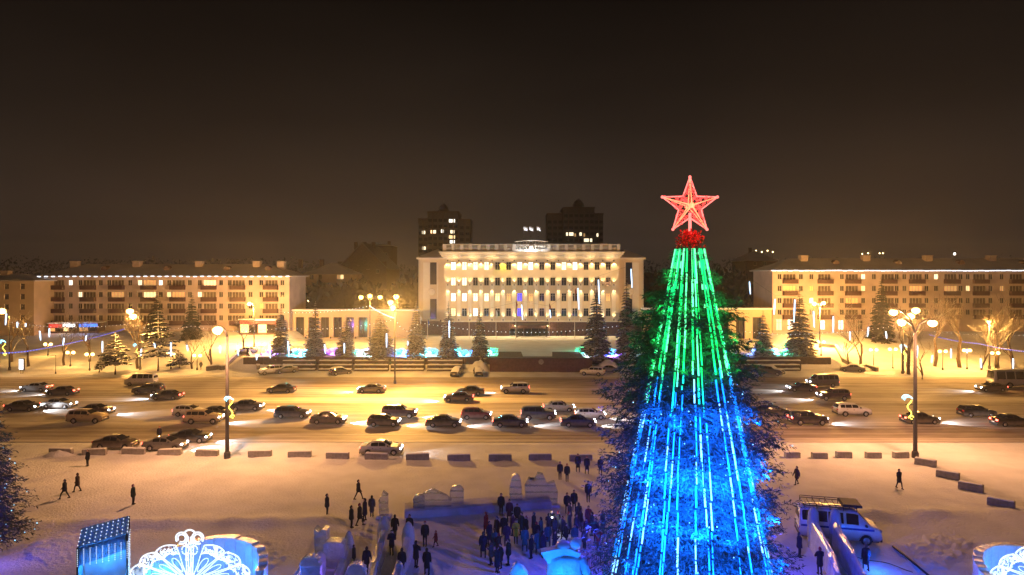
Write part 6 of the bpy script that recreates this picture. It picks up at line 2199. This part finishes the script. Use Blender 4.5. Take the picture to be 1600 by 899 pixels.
def parapet_ice(pts, w, h0, label, peak=1.0):
    t = thing('ice_parapet', label, 'ice parapet', gp(*pts[0]), 0, 'ice parapets of the slides')
    P_ = [gp(*p) for p in pts]
    n_ = len(P_)
    for i in range(n_ - 1):
        a, b_ = P_[i], P_[i + 1]
        d = (b_ - a).normalized()
        nn = Vector((-d.y, d.x, 0)) * w / 2
        ha, hb_ = h0 * (1 - .45 * i / (n_ - 1)), h0 * (1 - .45 * (i + 1) / (n_ - 1))
        q = MB()
        vs_ = []
        b2_ = b_ - d * .02
        for p_, hh in ((a, ha), (b2_, hb_)):
            for off, z in ((-1, -.1), (-.72, hh * .92), (-.3, hh * 1.02), (.3, hh), (.7, hh * .9), (1, -.1)):
                vs_.append(p_ + nn * off + Vector((random.uniform(-.05, .05), random.uniform(-.05, .05), z + (random.uniform(-.08, .08) if z > 0 else 0))))
        fs_ = [(k, k + 1, 7 + k, 6 + k) for k in range(5)] + [(5, 4, 3, 2, 1, 0), (6, 7, 8, 9, 10, 11)]
        q.add(vs_, fs_, 0, False)
        q.build('ice_run', 'ice', t, True)
    q = MB()
    a = P_[0]
    q.lathe([(w * .62, -.1), (w * .66, h0 * .9), (w * .55, h0 * 1.25), (w * .3, h0 * 1.25 + .35 * peak), (.05, h0 * 1.25 + .5 * peak)], 9, 0, a)
    q.build('pointed_post', 'ice', t, True)
    return t
parapet_ice(((600, 852), (594, 872), (585, 899), (578, 925)), .7, 1.25, 'left ice parapet of the slide between the walking people')
parapet_ice(((638, 862), (632, 880), (622, 905), (614, 930)), .7, 1.25, 'right ice parapet of the slide between the walking people')
parapet_ice(((545, 870), (536, 890), (524, 915)), .55, 1.0, 'low ice parapet beside the broad pale ice block')
parapet_ice(((1271, 855), (1283, 872), (1300, 899), (1310, 925)), .6, 2.0, 'left ice parapet of the slide in front of the minibus', .6)
parapet_ice(((1305, 858), (1316, 875), (1334, 899), (1350, 925)), .6, 2.0, 'right ice parapet of the slide in front of the minibus', .6)
parapet_ice(((500, 905), (478, 899), (455, 925)), .6, 1.2, 'blue lit ice parapet at the left of the ice figures', .5)
# long low ice and snow wall with carved panels
wl_ = thing('ice_stage_wall', 'long low snowy ice stage wall with pinkish carvings above the crowd', 'ice wall', gp(750, 805))
path = [(632, 811), (690, 808), (750, 803), (800, 799), (862, 795)]
P_ = [gp(*p) for p in path]
for i in range(len(P_) - 1):
    a, b_ = P_[i], P_[i + 1]
    d = (b_ - a).normalized()
    nn = Vector((-d.y, d.x, 0))
    q = MB()
    vs_ = []
    for p_ in (a, b_ - d * .01):
        for off, z in ((0, -.1), (0.05, .55), (.35, .65), (1.6, .70), (2.2, -.1)):
            vs_.append(p_ + nn * off + Vector((0, 0, z)))
    q.add(vs_, [(k, 5 + k, 6 + k, k + 1) for k in range(4)] + [(0, 1, 2, 3, 4), (9, 8, 7, 6, 5)])
    q.build('snow_run', 'snow_trod', wl_, True)
slab_shape([(-1.5, 0), (-1.5, 1.2), (-1.1, 1.5), (0, 2.0), (1.1, 1.5), (1.5, 1.1), (1.5, 0)], .5, 676, 803, 'house shaped pinkish ice panel at the left of the ice wall', 'ice_clear')
slab_shape(arch(.55, 2.1), .5, 714, 799, 'rounded pinkish ice figure right of the house shaped panel', 'ice_clear')
slab_shape([(-.5, 0), (-.55, 1.5), (-.3, 2.6), (0, 2.8), (.35, 2.5), (.5, 1.5), (.5, 0)], .5, 806, 793, 'slender ice figure left of the broad ice group', 'ice_clear')
slab_shape([(-1.3, 0), (-1.35, 1.7), (-1.0, 2.3), (-.6, 2.0), (-.25, 2.7), (.2, 2.6), (.5, 1.8), (1.1, 2.0), (1.4, 1.2), (1.3, 0)], .6, 845, 790, 'broad tall ice group at the right end of the ice wall', 'ice_clear')
slab_shape(arch(.45, 1.7), .5, 655, 806, 'small ice figure at the left end of the ice wall', 'ice_clear')
slab_shape([(-.35, 0), (-.4, 1.3), (-.1, 2.0), (.3, 1.7), (.35, 0)], .5, 600, 807, 'slim ice figure beside the slim person in grey', 'ice_clear')
# blue lit statues at the bottom edge
def statue(cx, Y, label, secs, extra, rz=0, mat='ice'):
    t = thing('ice_statue', label, 'ice statue', (cx, Y, 0), rz, 'blue lit ice statues at the bottom edge')
    q = MB()
    NA = 18
    vs_, fs_ = [], []
    for (z, rx_, ry_, ox) in secs:
        for k in range(NA):
            a = 6.283 * k / NA
            w = 1 + .05 * mnoise.noise(Vector((math.cos(a) * 2, math.sin(a) * 2, z * 1.5)))
            vs_.append((ox + rx_ * w * math.cos(a), ry_ * w * math.sin(a), z))
    for i in range(len(secs) - 1):
        for k in range(NA):
            k2 = (k + 1) % NA
            fs_.append((i * NA + k, i * NA + k2, (i + 1) * NA + k2, (i + 1) * NA + k))
    fs_.append(tuple((len(secs) - 1) * NA + k for k in range(NA)))
    q.add(vs_, fs_, 0, True)
    q.build('body', mat, t)
    for nm, fnn in extra:
        e_ = MB()
        fnn(e_)
        e_.build(nm, mat, t)
    light('POINT', t, (-.9, -2.4, 2.3), 330, (.002, .20, 1), .2)
    light('POINT', t, (.9, -2.6, 2.4), 300, (.002, .20, 1), .2)
    return t
S1 = statue((882 - 800) * 37.0 / F, 37.0, 'large blue lit ice statue with a broad collar seen from behind',
            [(-.1, 1.35, .95, 0), (1.0, 1.2, .9, 0), (2.0, 1.05, .8, 0), (2.8, 1.0, .72, .03), (3.15, 1.0, .65, .06), (3.35, .6, .5, .08)],
            [('collar', lambda e: e.prism([(-1.35, 3.55), (-.95, 2.95), (.55, 3.0), (.9, 3.5), (.35, 3.75), (-.6, 3.72)], -.35, .25)),
             ('head', lambda e: e.ball((.62, 0, 3.92), .34, 12)),
             ('hood', lambda e: e.ball((-.05, .1, 3.72), .48, 12, 0, .7)),
             ('arm', lambda e: e.tube([(.85, -.1, 3.1), (1.25, -.3, 2.3), (1.05, -.5, 1.6)], [.33, .28, .2], 10))])
S2 = statue((806 - 800) * 36.5 / F, 36.5, 'smaller blue lit ice statue with a pointed hood at the bottom edge',
            [(-.1, .95, .8, 0), (.9, .9, .75, 0), (1.6, .85, .7, -.05), (1.9, .62, .55, 0), (2.05, .45, .45, .1), (2.3, .55, .5, .15), (2.6, .50, .46, .17), (2.95, .28, .3, .12), (3.15, .05, .08, .05)],
            [('arm', lambda e: e.tube([(-.6, -.1, 1.75), (-1.0, -.3, 1.6), (-1.25, -.3, 1.3)], [.25, .22, .14], 8)), ('beard', lambda e: e.ball((.15, -.35, 2.2), .25, 8))])
# cables on the snow by the minibus
q = MB()
q.tube([gp(1395, 856) + Vector((0, 0, .10)), gp(1420, 875) + Vector((0, 0, .08)), gp(1452, 903) + Vector((0, 0, .10))], .07, 6)
tag(q.build('edging_pipe', 'metal_dark'), 'dark straight pipe edging lying on the snow right of the minibus', 'pipe')
q = MB()
q.tube([gp(1330 + 12 * k, 868 + 3.2 * k + 2 * math.sin(k)) + Vector((0, 0, .05)) for k in range(9)], .025, 5)
tag(q.build('cable', 'wire'), 'thin dark cable on the violet snow before the minibus', 'cable')

# ---------------------------------------------------------------- signs and kiosks
p = gpt(34, 584)
t = thing('advertising_panel', 'small lit white advertising panel on two legs in the left park', 'sign', p, R(-12))
MB().bevbox(-.6, .6, -.12, .12, .7, 2.9, .04).build('case', 'metal_dark', t)
MB().box(-.5, .5, -.15, -.125, .8, 2.8).build('lit_face', 'sign_white', t)
MB().lathe([(.12, 0), (.09, .15), (.001, .2)], 8, 0, (0, -.2, 1.3)).build('printed_mark', 'plastic_black', t)
for x in (-.3, .3):
    MB().tube([(x, 0, -.2), (x, 0, .75)], .06, 6).build('leg', 'metal_dark', t)
def shop(px0, px1, py0, py1, Y, mats, label):
    a, c_ = at(px0, py1, Y), at(px1, py0, Y)
    zb_ = tz(a.x, Y)
    t = thing('shop_front', label, 'shop front', ((a.x + c_.x) / 2, Y, zb_))
    w = (c_.x - a.x) / 2
    h = c_.z - zb_
    MB().bevbox(-w, w, 0, 3, -.2, h, .05).build('wall', 'brick_dark', t)
    MB().box(-w - .2, w + .2, -.4, 3.2, h + .003, h + .2).build('roof_snow', 'snow_plain', t)
    MB().bevbox(-w * .95, w * .95, -.16, -.003, h - .95, h - .2, .03).build('sign_board', mats[0], t)
    n_ = max(2, int(w))
    for k in range(n_):
        x0 = -w * .95 + 1.9 * w * k / n_
        MB().bevbox(x0 + .08, x0 + 1.9 * w / n_ - .08, -.1, -.003, .5, h - 1.15, .02).build('shop_window', mats[1] if k % 2 == 0 else 'glass_dark', t)
    light('POINT', t, (0, -1.5, h - .3), 60, mats[2], .3)
    return t
shop(98, 118, 505, 530, 166, ('sign_white', 'win_warm', (1, .9, .8)), 'far shop with a white sign before the left apartment block')
shop(123, 153, 505, 530, 166, ('sign_bluelit', 'win_dim', (.3, .5, 1)), 'far shop with a long blue sign before the left apartment block')
shop(76, 97, 506, 530, 166, ('sign_red', 'win_dim', (1, .5, .4)), 'far shop with reddish sign at the left end of the shops')
rs_ = shop(374, 432, 500, 530, 164, ('sign_red', 'win_warm', (1, .2, .15)), 'red lit shop front with white light bar left of the terrace')
MB().bevbox(-1, 4.4, -.3, -.17, 3.6, 3.85, .03).build('light_bar', 'sign_white', rs_)
# far city lights
for k, (px, py, mt) in enumerate(((1173, 394, 'bulb_far'), (1181, 392, 'bulb_far'), (1190, 394, 'bulb_far'), (1199, 392, 'bulb_far'), (1207, 394, 'bulb_far'), (1347, 397, 'bulb_far'), (1356, 396, 'bulb_far'), (1374, 396, 'bulb_far'), (1379, 396, 'bulb_far'), (1491, 397, 'bulb_white'))):
    p = at(px, py, 420)
    t = thing('distant_mast', 'distant light mast on the horizon behind the right block, ' + ('brightest' if k == 9 else ORD[k] + ' from the left'), 'light mast', (p.x, 420, 4), 0, 'distant light masts on the right horizon')
    MB().tube([(0, 0, -.5), (0, 0, p.z - 4)], [.3, .15], 5).build('mast', 'metal_dark', t)
    MB().ball((0, -.3, p.z - 4), .75 if k == 9 else .38, 6).build('beacon', mt, t)
p = at(481, 471, 190)
t = thing('distant_lamp', 'small lone lamp in the dark gap right of the left apartment block', 'street lamp', (p.x, 190, 4))
MB().tube([(0, 0, -.5), (0, 0, p.z - 4)], .07, 6).build('pole', 'metal_dark', t)
MB().ball((0, 0, p.z - 4), .3, 8).build('bulb', 'bulb_far', t)

# ---------------------------------------------------------------- frosty air
q = MB()
q.box(-930, 930, -75, 930, -1.6, 64)
hz = obj('haze', q.mesh('haze', []))
hm = bpy.data.materials.new('frosty_air')
hm.use_nodes = True
hn, hl_ = hm.node_tree.nodes, hm.node_tree.links
hn.clear()
ho = hn.new('ShaderNodeOutputMaterial')
hv = hn.new('ShaderNodeVolumePrincipled')
hv.inputs['Color'].default_value = (.95, .95, .96, 1)
hv.inputs['Density'].default_value = .00036
hv.inputs['Anisotropy'].default_value = .8
hl_.new(hv.outputs[0], ho.inputs['Volume'])
hz.data.materials.append(hm)
hz['kind'] = 'stuff'
hm.cycles.volume_sampling = 'EQUIANGULAR'
